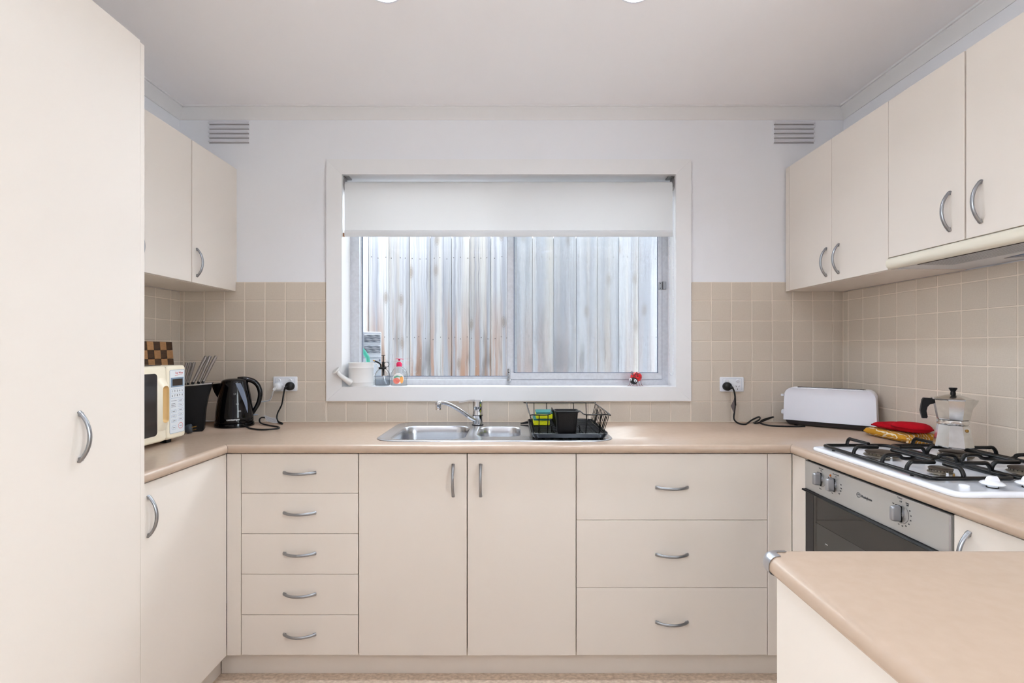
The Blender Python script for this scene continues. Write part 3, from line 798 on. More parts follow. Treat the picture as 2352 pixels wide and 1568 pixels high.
# peninsula
pn = thing('peninsula_cabinet', 'cream peninsula end panel in front of the oven', 'cabinet', (1.0, -1.8, 0))
part('end_panel', B().box(.467, .485, -2.12, -1.572, 0, .8655, .001), M['cream'], pn)
part('back_panel', B().box(.487, 1.06, -1.590, -1.572, 0, .8655, .001), M['cream'], pn)
part('front_panel', B().box(.487, 1.636, -2.12, -2.102, 0, .8655, .001), M['cream'], pn)

# ------------------------------------------------------------------ worktops with a rolled edge
NOSE = [(.0200, .900)] + [(.0165 - .0165 * math.sin(a), .8835 + .0165 * math.cos(a)) for a in [rad(9 * i) for i in range(1, 11)]] + \
       [(.0110 - .0110 * math.cos(a), .8795 - .0110 * math.sin(a)) for a in [rad(15 * i) for i in range(0, 7)]] + [(.034, .8685)]
XNL, XNR, YN = -1.0635, 1.0407, -.600
YLE, YRE = -1.0175, -1.551
wt = B()
path = lambda t, z: [(XNL - t, YLE, z), (XNL - t, YN + t, z), (XNR + t, YN + t, z), (XNR + t, YRE, z)]
rows = [[wt.b.verts.new(p) for p in path(t, z)] for t, z in NOSE]
for a, c in zip(rows, rows[1:]):
    for i in range(3): wt.b.faces.new((a[i], a[i + 1], c[i + 1], c[i]))
t0 = NOSE[0][0]; hx0, hx1, hy0, hy1 = -.520, .065, -.512, -.118
xa, xb = -1.640, 1.636; zt, zb = .900, .8685
def flat(z, t):
    L, Rr, F = XNL - t, XNR + t, YN + t
    for x0, x1, y0, y1 in ((xa, L, YLE, F), (Rr, xb, YRE, F), (xa, hx0, F, -.0075), (hx1, xb, F, -.0075), (hx0, hx1, F, hy0), (hx0, hx1, hy1, -.0075)):
        wt.quad((x0, y0, z), (x1, y0, z), (x1, y1, z), (x0, y1, z))
flat(zt, t0); flat(zb, NOSE[-1][0])
for (ax, ay), (bx, by) in (((hx0, hy0), (hx1, hy0)), ((hx1, hy0), (hx1, hy1)), ((hx1, hy1), (hx0, hy1)), ((hx0, hy1), (hx0, hy0)), ((xa, -.0075), (xb, -.0075)), ((xa, YLE), (XNL - t0, YLE))):
    wt.quad((ax, ay, zb), (bx, by, zb), (bx, by, zt), (ax, ay, zt))
bmesh.ops.remove_doubles(wt.b, verts=wt.b.verts, dist=.0002)
wo = solo('worktop', wt, M['worktop'], 'beige laminate worktop wrapping around three walls under the window', 'worktop', recalc=True, angle=50)
# dark mitre lines at the two inner corners of the rolled edge
for sx_, x in ((-1, XNL), (1, XNR)):
    mb = B().tube([(x + sx_ * t, YN + t - .0006 if False else YN + t, z + .0001) for t, z in NOSE], .0005, 5)
    part('mitre_joint', mb, M['slot_dark'], wo)
part('silicone_bead', B().box(-1.64, 1.636, -.0125, -.0072, .9, .9035, .001), M['grout'], wo)

PX0 = .445; PYB, PYF = -1.5525, -2.14
pw = B()
cap_y = -1.584
def pen(t, z):
    pts = [(PX0 + t, PYF, z), (PX0 + t, PYB - .024, z)]
    for k in range(9):
        a = rad(180 - 90 * k / 8); rr = max(.024 - t, .0008)
        pts.append((PX0 + .024 + (rr * math.cos(a) if t < .024 else t - .024), PYB - .024 + (rr * math.sin(a) if t < .024 else .024 - t), z))
    return pts + [(1.636, PYB - t, z)]
rows = [[pw.b.verts.new(p) for p in pen(t, z)] for t, z in NOSE]
for a, c in zip(rows, rows[1:]):
    for i in range(len(a) - 1): pw.b.faces.new((a[i], a[i + 1], c[i + 1], c[i]))
for z, t in ((zt, t0), (zb, NOSE[-1][0])): pw.poly(pen(t, z) + [(1.636, PYF, z)])
pw.quad((PX0 + t0, PYF, zb), (1.636, PYF, zb), (1.636, PYF, zt), (PX0 + t0, PYF, zt))
bmesh.ops.remove_doubles(pw.b, verts=pw.b.verts, dist=.0002)
po = solo('peninsula_worktop', pw, M['worktop'], 'beige laminate peninsula worktop with a metal corner cap in the foreground', 'worktop', angle=50)
cp = B(); rows = []
for t, z in NOSE:
    o = .0016 if t < .02 else .0
    zz = z + (.0012 if z > .893 else (-.0010 if z < .872 else 0))
    pts = [(PX0 + t - o, PYB - .038, zz)]
    for k in range(13):
        a = rad(180 - 90 * k / 12); rr = max(.024 - t + o, .0008)
        pts.append((PX0 + .024 + (rr * math.cos(a) if t < .024 else t - .024), PYB - .024 + (rr * math.sin(a) if t < .024 else .024 - t), zz))
    pts.append((PX0 + .040, PYB - t + o, zz))
    rows.append([cp.b.verts.new(p) for p in pts])
for a, c in zip(rows, rows[1:]):
    for i in range(len(a) - 1): cp.b.faces.new((a[i], a[i + 1], c[i + 1], c[i]))
# lid of the cap over the rolled top
part('corner_cap', cp, mat('corner_cap_metal', (196, 198, 204), .28, metal=.9), po, 'brushed metal corner cap')

# ------------------------------------------------------------------ wall cabinets
ZU0, ZU1 = 1.5436, 2.1505
ul = thing('wall_cabinet', 'cream wall cabinet above the microwave and kettle', 'cabinet', (-1.5, -.5, ZU0), 'cream wall cabinets')
XU = -1.3630
part('carcass', B().box(XL + .009, XU - .0188, -1.026, -.010, ZU0, ZU1 - .002, .0008), M['cream'], ul)
part('filler_strip', B().box(XU - .018, XU - .002, -.010, -.0006, ZU0 + .048, ZU1 - .001), M['cream'], ul)
for i in range(3):
    y1 = -.0115 - .3355 * i - (.001 if i else 0); y0 = -.344 - .3405 * i
    d = slab(ul, 'door', XU - .018, XU, y0 + G, y1, ZU0 + .001, ZU1)
    handle(d, (XU, y0 + .031, 1.6335), '+X')
XV = 1.3520
ur = thing('wall_cabinet', 'cream two-door wall cabinet above the toaster', 'cabinet', (1.5, -.35, ZU0), 'cream wall cabinets')
part('carcass', B().box(XV + .0188, XR - .009, -.6715, -.010, ZU0, ZU1 - .002, .0008), M['cream'], ur)
part('filler_strip', B().box(XV, XV + .017, -.0405, -.0095, ZU0, ZU1, .0008), M['cream'], ur)
d = slab(ur, 'door', XV, XV + .018, -.359 + G, -.0425, ZU0 + .001, ZU1); handle(d, (XV, -.324, 1.6335), '-X')
d = slab(ur, 'door', XV, XV + .018, -.671, -.359 - G / 2, ZU0 + .001, ZU1); handle(d, (XV, -.404, 1.6335), '-X')
uh = thing('wall_cabinet', 'cream two-door wall cabinet above the rangehood', 'cabinet', (1.5, -.97, 1.586), 'cream wall cabinets')
part('carcass', B().box(XV + .0188, XR - .009, -1.2715, -.673, 1.5885, ZU1 - .002, .0008), M['cream'], uh)
d = slab(uh, 'door', XV, XV + .018, -.9695, -.673, 1.587, ZU1); handle(d, (XV, -.921, 1.684), '-X')
d = slab(uh, 'door', XV, XV + .018, -1.2705, -.9745, 1.587, ZU1); handle(d, (XV, -1.022, 1.684), '-X')
ue = thing('wall_cabinet', 'cream wall cabinet past the rangehood, cut off by the frame edge', 'cabinet', (1.5, -1.5, ZU0), 'cream wall cabinets')
part('carcass', B().box(XV + .0188, XR - .009, -1.75, -1.273, ZU0, ZU1 - .002, .0008), M['cream'], ue)
slab(ue, 'door', XV, XV + .018, -1.75, -1.273, ZU0 + .001, ZU1)

# ------------------------------------------------------------------ slide-out rangehood
hd = thing('rangehood', 'cream slide-out rangehood under the wall cabinet over the cooktop', 'rangehood', (1.5, -.97, 1.546))
hy0, hy1 = -1.2715, -.6735
part('housing', B().box(1.385, XR - .009, hy0, hy1, 1.556, 1.5835), M['hood_white'], hd, smooth=False)
pf = [(1.362, 1.5838), (1.350, 1.5838), (1.3445, 1.578), (1.3415, 1.570), (1.3415, 1.560), (1.345, 1.551), (1.352, 1.5465), (1.362, 1.545), (1.376, 1.547), (1.384, 1.552), (1.384, 1.5838)]
part('fascia', B().loft([[(x, y, z) for x, z in pf] for y in (hy0, hy1)]), M['hood_cream'], hd, 'glossy cream front fascia', angle=60)
un = B(); un.box(1.385, XR - .009, hy1 - .085, hy1, 1.5468, 1.556); un.box(1.385, XR - .009, hy0, hy0 + .02, 1.5468, 1.556); un.box(1.505, XR - .009, hy0 + .02, hy1 - .085, 1.5468, 1.556)
part('base_plate', un, M['hood_white'], hd, smooth=False)
for i in range(11):
    x = 1.389 + .0105 * i
    part('grille_bar', B().box(x, x + .0052, hy0 + .02, hy1 - .085, 1.5469, 1.5474), M['hood_white'], hd, smooth=False)
part('filter', B().box(1.385, 1.505, hy0 + .02, hy1 - .085, 1.5477, 1.556), M['slot_dark'], hd, smooth=False)
part('lamp_lens', B().lathe([(.001, -.0035), (.75, -.003), (1, 0)], (1.566, -1.06, 1.5468), 36, sx=.030, sy=.185, cap1=False), M['hood_lens'], hd, 'dark blue lamp lens')

# ------------------------------------------------------------------ small helpers for the things on the worktop
def raw_text(s, size, align='CENTER', shear=0.0, ext=0.0, bold=0.0):
    cu = bpy.data.curves.new('t', 'FONT'); cu.body = s; cu.size = size; cu.align_x = align; cu.align_y = 'CENTER'
    cu.shear = shear; cu.extrude = ext; cu.resolution_u = 2; cu.offset = bold
    o = bpy.data.objects.new('t', cu); C.objects.link(o); bpy.context.view_layer.update()
    me = bpy.data.meshes.new_from_object(o.evaluated_get(bpy.context.evaluated_depsgraph_get()))
    bpy.data.objects.remove(o); bpy.data.curves.remove(cu)
    return me
def text_on(name, s, size, m, parent, fn, **k):
    """lettering wrapped on a curved surface: fn(x, y) -> world point"""
    me = raw_text(s, size, **k); l = root_of(parent).location
    for v in me.vertices: v.co = Vector(fn(v.co.x, v.co.y)) - l
    me.materials.clear(); me.materials.append(m); me.name = name
    o = bpy.data.objects.new(name, me); C.objects.link(o); o.parent = parent
    return o
def frame_ring(b, cx, cy, w, h, r, t, fn, n=4):
    """flat outline of a rounded rectangle, mapped by fn(u, v)"""
    A = rrect(cx - w / 2, cx + w / 2, cy - h / 2, cy + h / 2, r, n)
    D = rrect(cx - w / 2 + t, cx + w / 2 - t, cy - h / 2 + t, cy + h / 2 - t, max(r - t, .0003), n)
    va = [b.b.verts.new(fn(*p)) for p in A]; vd = [b.b.verts.new(fn(*p)) for p in D]
    for i in range(len(va)):
        j = (i + 1) % len(va); b.b.faces.new((va[i], va[j], vd[j], vd[i]))
def bar(b, u0, u1, v0, v1, fn):
    b.quad(fn(u0, v0), fn(u1, v0), fn(u1, v1), fn(u0, v1))
def pillow(b, outline, c, z0, T, pw=3.0, rings=7, bump=0.0, under=0.25, tilt=(0, 0)):
    loops = []
    n = len(outline)
    rs = [1 - (i / rings) ** 1.4 for i in range(rings + 1)]
    def pt(i, r, top):
        x = c[0] + (outline[i][0] - c[0]) * r; y = c[1] + (outline[i][1] - c[1]) * r
        z = z0 + T * under * (r ** 6) + ((T * (1 - under)) * (1 - r ** pw) ** 0.6 + T * under * (1 - r ** 6) if top else -0.0)
        if top: z += bump * math.sin(x * 95 + y * 40) * math.cos(y * 80) * (1 - r * r)
        z += tilt[0] * (x - c[0]) + tilt[1] * (y - c[1])
        return (x, y, z)
    for r in reversed(rs): loops.append([pt(i, max(r, .02), False) for i in range(n)])
    for r in rs[1:]: loops.append([pt(i, max(r, .02), True) for i in range(n)])
    return b.loft(loops)

# ------------------------------------------------------------------ sink, tap
sink = thing('sink', 'stainless steel sink with a large and a small bowl under the window', 'sink', (-.07, -.29, .9))
SX0, SX1, SY0, SY1 = -.545, .405, -.531, -.034
sb = B()
def ring(x0, x1, y0, y1, r, z, n=6): return [(x, y, z) for x, y in rrect(x0, x1, y0, y1, r, n)]
def inset(d, z, base=(SX0, SX1, SY0, SY1), r=.085): return ring(base[0] + d, base[1] - d, base[2] + d, base[3] - d, r - d * .8, z)
outer = [inset(0, .9002), inset(.0015, .9032), inset(.005, .9042), inset(.013, .9040), inset(.017, .9020), inset(.021, .9014)]
RV = [[sb.b.verts.new(p) for p in lp] for lp in outer]
for a, c in zip(RV, RV[1:]):
    for i in range(len(a)):
        j = (i + 1) % len(a); sb.b.faces.new((a[i], a[j], c[j], c[i]))
edges = [sb.b.edges.get((RV[-1][i], RV[-1][(i + 1) % len(RV[-1])])) for i in range(len(RV[-1]))]
bowls = []
for (x0, x1, y0, y1, r, dep) in ((-.498, -.186, -.492, -.142, .07, .165), (-.150, .043, -.428, -.165, .06, .13)):
    Q = [(0, .9014), (.003, .9004), (.006, .896), (.010, .87), (.016, .9 - dep + .04), (.024, .9 - dep + .012), (.045, .9 - dep)]
    L2 = [[sb.b.verts.new(p) for p in ring(x0 + d, x1 - d, y0 + d, y1 - d, max(r - d * .5, .02), z)] for d, z in Q]
    for a, c in zip(L2, L2[1:]):
        for i in range(len(a)):
            j = (i + 1) % len(a); sb.b.faces.new((a[i], a[j], c[j], c[i]))
    sb.b.faces.new(L2[-1])
    edges += [sb.b.edges.get((L2[0][i], L2[0][(i + 1) % len(L2[0])])) for i in range(len(L2[0]))]
    bowls.append(((x0 + x1) / 2, (y0 + y1) / 2, .9 - dep))
bmesh.ops.triangle_fill(sb.b, use_beauty=True, edges=edges)
part('basin', sb, M['steel'], sink, angle=50)
for x, y, z in bowls:
    part('drain', B().lathe([(.001, .0005), (.018, .0008), (.024, .003), (.034, .003), (.036, .0004)], (x, y, z), 24), M['chrome'], sink)
dg = B()
for i in range(7): dg.box(.12 + .036 * i, .132 + .036 * i, -.46, -.14, .9014, .9034, .001)
part('drainer_ridges', dg, M['steel'], sink)

tap = thing('mixer_tap', 'chrome single-lever mixer tap behind the sink bowls', 'tap', (-.162, -.118, .9014))
tc = (-.162, -.118, .9014)
part('base_ring', B().lathe([(.001, 0), (.0275, 0), (.0275, .004), (.024, .005), (.001, .005)], tc, 28), M['black'], tap)
part('body', B().lathe([(.001, .005), (.0245, .005), (.0245, .046), (.001, .046)], tc, 32), M['chrome'], tap)
part('swivel_seal', B().lathe([(.001, .046), (.0252, .046), (.0252, .049), (.001, .049)], tc, 32), M['black'], tap)
part('cartridge_housing', B().lathe([(.001, .049), (.0245, .049), (.0245, .054), (.0238, .056), (.0238, .084), (.0245, .086), (.0245, .090), (.001, .090)], tc, 32), M['chrome'], tap)
sp = cr([(-.172, -.128, .925), (-.20, -.148, .945), (-.245, -.178, .982), (-.285, -.204, 1.008), (-.314, -.224, 1.0185), (-.330, -.235, 1.017)], 6)
so_ = part('spout', B().tube(sp, [.0125 - .003 * i / (len(sp) - 1) for i in range(len(sp))], 14, flat=.85), M['chrome'], tap)
part('aerator', B().lathe([(.001, 0), (.0125, 0), (.0125, .020), (.0135, .022), (.0135, .032), (.011, .036), (.001, .036)], (-.330, -.235, .988), 20), M['chrome'], so_)
lv = B().lathe([(.001, .090), (.0245, .090), (.0245, .112), (.021, .118), (.001, .119)], tc, 32)
hdl = [(-.176, .0, 1.0135), (-.20, .0, 1.0150), (-.225, .0, 1.0105), (-.2495, .0, 1.0065)]
rowsl = []
for k, (x, _, z) in enumerate(hdl):
    w_, th = (.018, .009) if k == 0 else (.015 - .002 * k, .006)
    y = -.118 - .06 * (-.162 - x) * 1.0
    rowsl.append([(x, y - w_, z), (x, y - w_ * .7, z + th), (x, y + w_ * .7, z + th), (x, y + w_, z)])
lv.loft(rowsl)
part('lever', lv, M['chrome'], tap, angle=30)

# ------------------------------------------------------------------ dish rack, tray, cutlery cup, sponges
tr = thing('drip_tray', 'black plastic drip tray under the wire dish rack', 'tray', (.23, -.28, .9014))
TX0, TX1, TY0, TY1 = .074, .386, -.494, -.066
tb = B(); n = 6
zb_ = .9060
L3 = [ring(TX0 + .02, TX1 - .02, TY0 + .02, TY1 - .02, .03, zb_ - .0005), ring(TX0 + .008, TX1 - .008, TY0 + .008, TY1 - .008, .03, zb_ + .001), ring(TX0, TX1, TY0, TY1, .032, zb_ + .018), ring(TX0 + .003, TX1 - .003, TY0 + .003, TY1 - .003, .031, zb_ + .019),
      ring(TX0 + .010, TX1 - .010, TY0 + .010, TY1 - .010, .028, zb_ + .0045), ring(TX0 + .022, TX1 - .022, TY0 + .022, TY1 - .022, .026, zb_ + .004)]
part('tray', tb.loft(L3), M['tray'], tr, angle=50)
for i in range(13):
    x = .104 + .0208 * i
    part('rib', B().box(x, x + .009, TY0 + .03, TY1 - .03, zb_ + .004, zb_ + .0075, .001), M['tray'], tr)
part('drain_lip', B().loft([[(.076, -.13, zb_ + .012), (.076, -.09, zb_ + .012), (.076, -.09, zb_ + .004), (.076, -.13, zb_ + .004)], [(.040, -.118, zb_ + .003), (.040, -.102, zb_ + .003), (.040, -.102, zb_ - .001), (.040, -.118, zb_ - .001)]]), M['black'], tr)
ft = B()
for x in (.10, .36):
    for y in (-.46, -.10): ft.cyl((x, y, .9017), (x, y, zb_ + .001), .008, seg=12)
part('feet', ft, M['black'], tr)

dk = thing('dish_rack', 'black wire dish rack standing on the sink drainer', 'dish rack', (.23, -.28, .91))
RX0, RX1, RY0, RY1, RZT = .070, .396, -.492, -.070, 1.0005
bx0_, bx1_, by0_, by1_, bz = .092, .372, -.466, -.090, .9200
rim = cr([(RX0, RY0 + .02, RZT), (RX0, RY1 - .015, RZT), (RX0 + .012, RY1, RZT), (RX1 - .02, RY1, RZT), (RX1, RY1 - .015, RZT), (RX1 - .008, RY0 + .012, RZT), (RX1 - .022, RY0, RZT), (.31, RY0, RZT - .001), (.287, RY0 + .012, RZT), (.282, RY0 + .045, RZT + .003), (.277, RY0 + .082, RZT + .004), (.262, RY0 + .088, RZT + .004), (.178, RY0 + .088, RZT + .004), (.162, RY0 + .082, RZT + .004), (.157, RY0 + .045, RZT + .003), (.152, RY0 + .012, RZT), (.130, RY0, RZT - .002), (RX0 + .012, RY0, RZT - .001)], 6, closed=True)
part('rim', B().tube(rim, .0024, 8, closed=True), M['black_enamel'], dk)
base = [(x, y, bz) for x, y in rrect(bx0_, bx1_, by0_, by1_, .012, 4)]
part('base_ring', B().tube(base, .0022, 8, closed=True), M['black_enamel'], dk)
def wire(name, pts, r=.0019): return part(name, B().tube(pts, r, 7), M['black_enamel'], dk)
for x in (.106, .165, .296, .356):
    wire('upright', [(x, RY1, RZT), (x, RY1 - .004, RZT - .02), (x, by1_, bz), (x, by1_ - .02, bz)])
for x in (.108, .143, .297, .352):
    wire('upright', [(x, RY0 + (.001), RZT - .001), (x, by0_ + .004, bz + .004), (x, by0_ + .012, bz)])
for k in range(12):
    y = RY0 + .045 + .0305 * k
    wire('side_wire', [(RX1 - .002, y, RZT), (RX1 - .006, y, RZT - .02), (bx1_, y * .96 - .011, bz)], .0015)
for k in range(3):
    y = RY0 + .075 + .10 * k
    pts = cr([(bx1_, y, bz), (RX1 - .010, y, RZT - .03), (RX1 - .010, y + .010, RZT - .016), (RX1 - .010, y + .020, RZT - .03), (bx1_, y + .020, bz)], 5)
    wire('plate_loop', pts, .0015)
for k in range(5):
    y = RY0 + .06 + .085 * k
    wire('side_wire', [(RX0 + .001, y, RZT), (RX0 + .006, y, RZT - .02), (bx0_, y * .96 - .011, bz)], .0017)
fl = B()
for k in range(19):
    y = by0_ + .040 + .0185 * k
    fl.tube([(bx0_, y, bz), (bx1_, y, bz)], .0014, 6)
part('floor_wires', fl, M['black_enamel'], dk, kind='stuff')
for x in (.118, .172, .232, .290, .345): wire('floor_rail', [(x, by0_, bz - .003), (x, by1_, bz - .003)], .0018)
for k in range(6):
    y = -.30 + .035 * k
    wire('plate_loop', cr([(.190, y, bz), (.188, y, .972), (.188, y + .010, .984), (.188, y + .020, .972), (.190, y + .020, bz)], 4), .0014)
for sx_ in (.162, .276): wire('hook', cr([(sx_, -.435, bz), (sx_, -.435, .945), (sx_ + (.006 if sx_ < .2 else -.006), -.435, .9505)], 5), .0022)
for x in (.112, .350):
    for y in (-.44, -.11): wire('foot', [(x, y, bz), (x, y, .9140)], .003)

cup = thing('cutlery_cup', 'black plastic cutlery cup hooked on the front of the dish rack', 'cutlery holder', (.2195, -.452, .92))
cb = B()
def cring(h, e, z, y=-.452): return [(x, yy, z) for x, yy in rrect(.2195 - h, .2195 + h, y - e, y + e, .012, 4)]
cb.loft([cring(.0355, .026, .9235), cring(.0375, .028, .926), cring(.0445, .034, 1.0065), cring(.0500, .039, 1.0085), cring(.0500, .039, 1.0125), cring(.0465, .035, 1.0135), cring(.0425, .032, 1.008), cring(.036, .026, .93)])
part('cup', cb, mat('ribbed_black', (17, 17, 19), .5, spec=.3, bump=.4, bscale=400), cup, angle=40)

def sponge(x0, x1, y0, y1, z, label):
    t = thing('sponge', label, 'sponge', ((x0 + x1) / 2, (y0 + y1) / 2, z), 'kitchen sponges on the dish rack')
    part('foam', B().box(x0, x1, y0, y1, z, z + .0205, .002, 2), M['sponge'], t)
    part('scourer_pad', B().box(x0, x1, y0, y1, z + .0205, z + .0295, .002, 2), M['scourer'], t)
sponge(.096, .167, -.262, -.162, .9224, 'lower yellow and green sponge on the dish rack floor')
sponge(.107, .179, -.268, -.168, .9522, 'upper yellow and green sponge stacked on the other sponge')

# ------------------------------------------------------------------ window sill: watering can, mister, soap, ladybird
ZS = IZ0
wc = thing('watering_can', 'small white metal watering can at the pantry end of the window sill', 'watering can', (-.762, .047, ZS))
cc = (-.762, .047, ZS)
part('body', B().lathe([(.0605, .0005), (.0615, .004), (.0610, .018), (.0618, .020), (.0610, .022), (.0610, .090), (.0618, .092), (.0610, .094), (.0610, .108), (.0625, .114), (.0622, .118), (.0605, .118), (.0590, .110), (.0590, .004)], cc, 40), M['white_paint_metal'], wc)
sp = [(-.800, .0, 1.094), (-.822, -.018, 1.112), (-.842, -.032, 1.132), (-.853, -.041, 1.148)]
part('spout', B().tube(sp, [.017, .0125, .0105, .0098], 16), M['white_paint_metal'], wc)
mr = Matrix.Translation((-.8575, -.0455, 1.1550)) @ Vector((-.55, -.42, .72)).to_track_quat('Z', 'Y').to_matrix().to_4x4()
rose = part('rose', B().lathe([(.010, -.010), (.0215, .0), (.0220, .003), (.001, .0045)], (0, 0, 0), 24).xf(mr), M['white_paint_metal'], wc)
hb_ = B()
for q in range(14):
    a = q * 2.4; r_ = .0042 * math.sqrt(q + .3)
    hb_.disc((r_ * math.cos(a), r_ * math.sin(a), .0048), .0009, (0, 0, 1), 6)
part('rose_holes', hb_.xf(mr), M['ink'], rose)
hl = cr([(-.716, .078, 1.176), (-.700, .086, 1.187), (-.690, .090, 1.172), (-.692, .090, 1.145), (-.714, .080, 1.116)], 6)
part('handle', B().tube(hl, .0055, 8, flat=.45), M['white_paint_metal'], wc)

ms = thing('plant_mister', 'clear glass plant mister with black pump on the window sill', 'spray bottle', (-.656, .052, ZS))
mc = (-.656, .052, ZS)
part('bottle', B().lathe([(.001, .002), (.034, .002), (.0375, .006), (.0380, .012), (.0380, .052), (.0365, .062), (.028, .076), (.018, .084), (.0165, .092)], mc, 36, cap1=False), M['clear_glass'], ms)
part('water', B().lathe([(.001, .004), (.034, .005), (.0360, .010), (.0360, .034), (.001, .034)], mc, 32), M['water'], ms)
part('collar', B().lathe([(.016, .084), (.0195, .085), (.0195, .094), (.001, .096)], mc, 24), M['black'], ms)
pc_ = (mc[0] + .004, mc[1], ZS)
pump = part('pump', B().lathe([(.001, .094), (.0065, .094), (.0065, .120), (.0050, .122), (.001, .122)], pc_, 16).cyl((pc_[0], pc_[1], ZS + .12), (pc_[0], pc_[1], ZS + .152), .0028, seg=10).lathe([(.001, .152), (.010, .153), (.010, .1555), (.001, .156)], pc_, 18), M['black'], ms)
part('nozzle', B().tube(cr([(mc[0] - .008, mc[1], ZS + .094), (mc[0] - .010, mc[1], ZS + .108), (mc[0] - .022, mc[1] - .006, ZS + .119), (mc[0] - .036, mc[1] - .012, ZS + .126)], 5), .0038, 10), M['black'], ms)
part('nozzle_tip', B().cyl((mc[0] - .034, mc[1] - .011, ZS + .125), (mc[0] - .043, mc[1] - .016, ZS + .1295), .0036, .0028, 10), M['brass'], ms)
part('finger_ring', B().tube([(pc_[0] + .017 + .0125 * math.cos(a), pc_[1], ZS + .108 + .0125 * math.sin(a)) for a in [2 * PI * q / 20 for q in range(20)]], .0014, 6, closed=True), M['black'], ms)
part('cylinder', B().cyl((pc_[0], pc_[1], ZS + .052), (pc_[0], pc_[1], ZS + .09), .006, seg=12), M['black'], ms)
part('dip_tube', B().tube([(pc_[0] + .001, pc_[1], ZS + .052), (pc_[0] + .016, pc_[1] - .004, ZS + .008)], .0022, 8), M['white_plastic'], ms)

sd = thing('soap_dispenser', 'clear hand soap bottle with a pink pump on the window sill', 'soap bottle', (-.571, .050, ZS))
dcx, dcy = -.571, .050
def sring(a, b_, z): return [(dcx + a * math.cos(q), dcy + b_ * math.sin(q), ZS + z) for q in [2 * PI * k / 36 for k in range(36)]]
SR = [(.0400, .024, .001), (.0410, .025, .004), (.0385, .025, .018), (.0400, .026, .030), (.0425, .027, .045), (.0420, .027, .058), (.0370, .025, .073), (.0270, .021, .086), (.0165, .0165, .0925), (.0130, .0130, .096), (.0130, .0130, .100)]
part('bottle', B().loft([sring(*q) for q in SR], cap1=False), M['clear'], sd, angle=60)
part('soap', B().loft([sring(a - .003, b_ - .003, z + .001) for a, b_, z in SR[:5]]), M['liquid'], sd, angle=60)
lab = []
def lpt(u, v, o=.0006):
    z = v; 
    for (a0, b0, z0), (a1, b1, z1) in zip(SR, SR[1:]):
        if z0 <= z <= z1:
            f = (z - z0) / (z1 - z0); a, b_ = a0 + (a1 - a0) * f, b0 + (b1 - b0) * f; break
    x = max(-.97, min(.97, u / a))
    return (dcx + u, dcy - b_ * math.sqrt(1 - x * x) - o, ZS + z)
def lpatch(b, uc, vc, ru, rv, o, fn=None, n=28, k=5):
    rings_ = []
    for j in range(k + 1):
        f = max(.02, j / k)
        rings_.append([lpt(uc + ru * f * math.cos(2 * PI * i / n), vc + rv * f * math.sin(2 * PI * i / n), o) for i in range(n)])
    R_ = [[b.b.verts.new(p) for p in q] for q in rings_]
    b.b.faces.new(R_[0])
    for a, c in zip(R_, R_[1:]):
        for i in range(n): b.b.faces.new((a[i], a[(i + 1) % n], c[(i + 1) % n], c[i]))
    return b
lw = part('label', lpatch(B(), .001, .0385, .0275, .0275, .0008), M['label_white'], sd, 'white oval label')
part('label_print', lpatch(B(), -.008, .027, .0170, .0155, .0012), M['label_coral'], lw)
part('label_print', lpatch(B(), .0175, .033, .0085, .0190, .0013), M['label_orange'], lw)
lg = B(); nn = 8
A_ = [lpt(-.020 + .041 * i / nn, .0465 + .0085 * (i / nn) + .004 * math.sin(i / nn * 5), .0014) for i in range(nn + 1)]
D_ = [lpt(-.018 + .038 * i / nn, .0385 + .0105 * (i / nn) + .002 * math.sin(i / nn * 5), .0014) for i in range(nn + 1)]
va = [lg.b.verts.new(p) for p in A_]; vd = [lg.b.verts.new(p) for p in D_]
for i in range(nn): lg.b.faces.new((va[i], va[i + 1], vd[i + 1], vd[i]))
part('label_banner', lg, M['label_green'], lw)
text_on('label_text', 'Palmolive', .0085, M['label_white'], lw, lambda x, y: lpt(.001 + x, .0478 + y + x * .22, .0019))
lt_ = B()
for q in range(3): bar(lt_, -.014 + .003 * q, .010 - .002 * q, .030 - .005 * q, .0315 - .005 * q, lambda u, v: lpt(u, v, .0020))
part('label_lines', lt_, M['ink_red'], lw)
pk = part('pump_collar', B().lathe([(.001, .098), (.0142, .098), (.0142, .115), (.0135, .116), (.0095, .116), (.0090, .1205), (.001, .1205)], (dcx, dcy, ZS), 24), M['pink'], sd, 'pink pump collar')
part('pump_stem', B().cyl((dcx, dcy, ZS + .12), (dcx, dcy, ZS + .1285), .0035, seg=12), M['clear'], sd)
ph_ = B().lathe([(.001, .126), (.0036, .126), (.0052, .1355), (.001, .1365)], (dcx, dcy, ZS), 16)
ph_.loft([[(x, dcy - w_, ZS + z), (x, dcy + w_, ZS + z), (x, dcy + w_, ZS + z + .0024), (x, dcy - w_, ZS + z + .0024)] for x, z, w_ in ((dcx - .0165, .1348, .007), (dcx - .006, .1352, .009), (dcx + .006, .1352, .009), (dcx + .016, .1345, .006), (dcx + .0215, .1330, .0045))])
part('pump_head', ph_, M['pink'], sd, 'pink pump head')
part('pump_tube', B().cyl((dcx, dcy, ZS + .012), (dcx, dcy, ZS + .098), .0045, seg=12), M['clear'], sd)

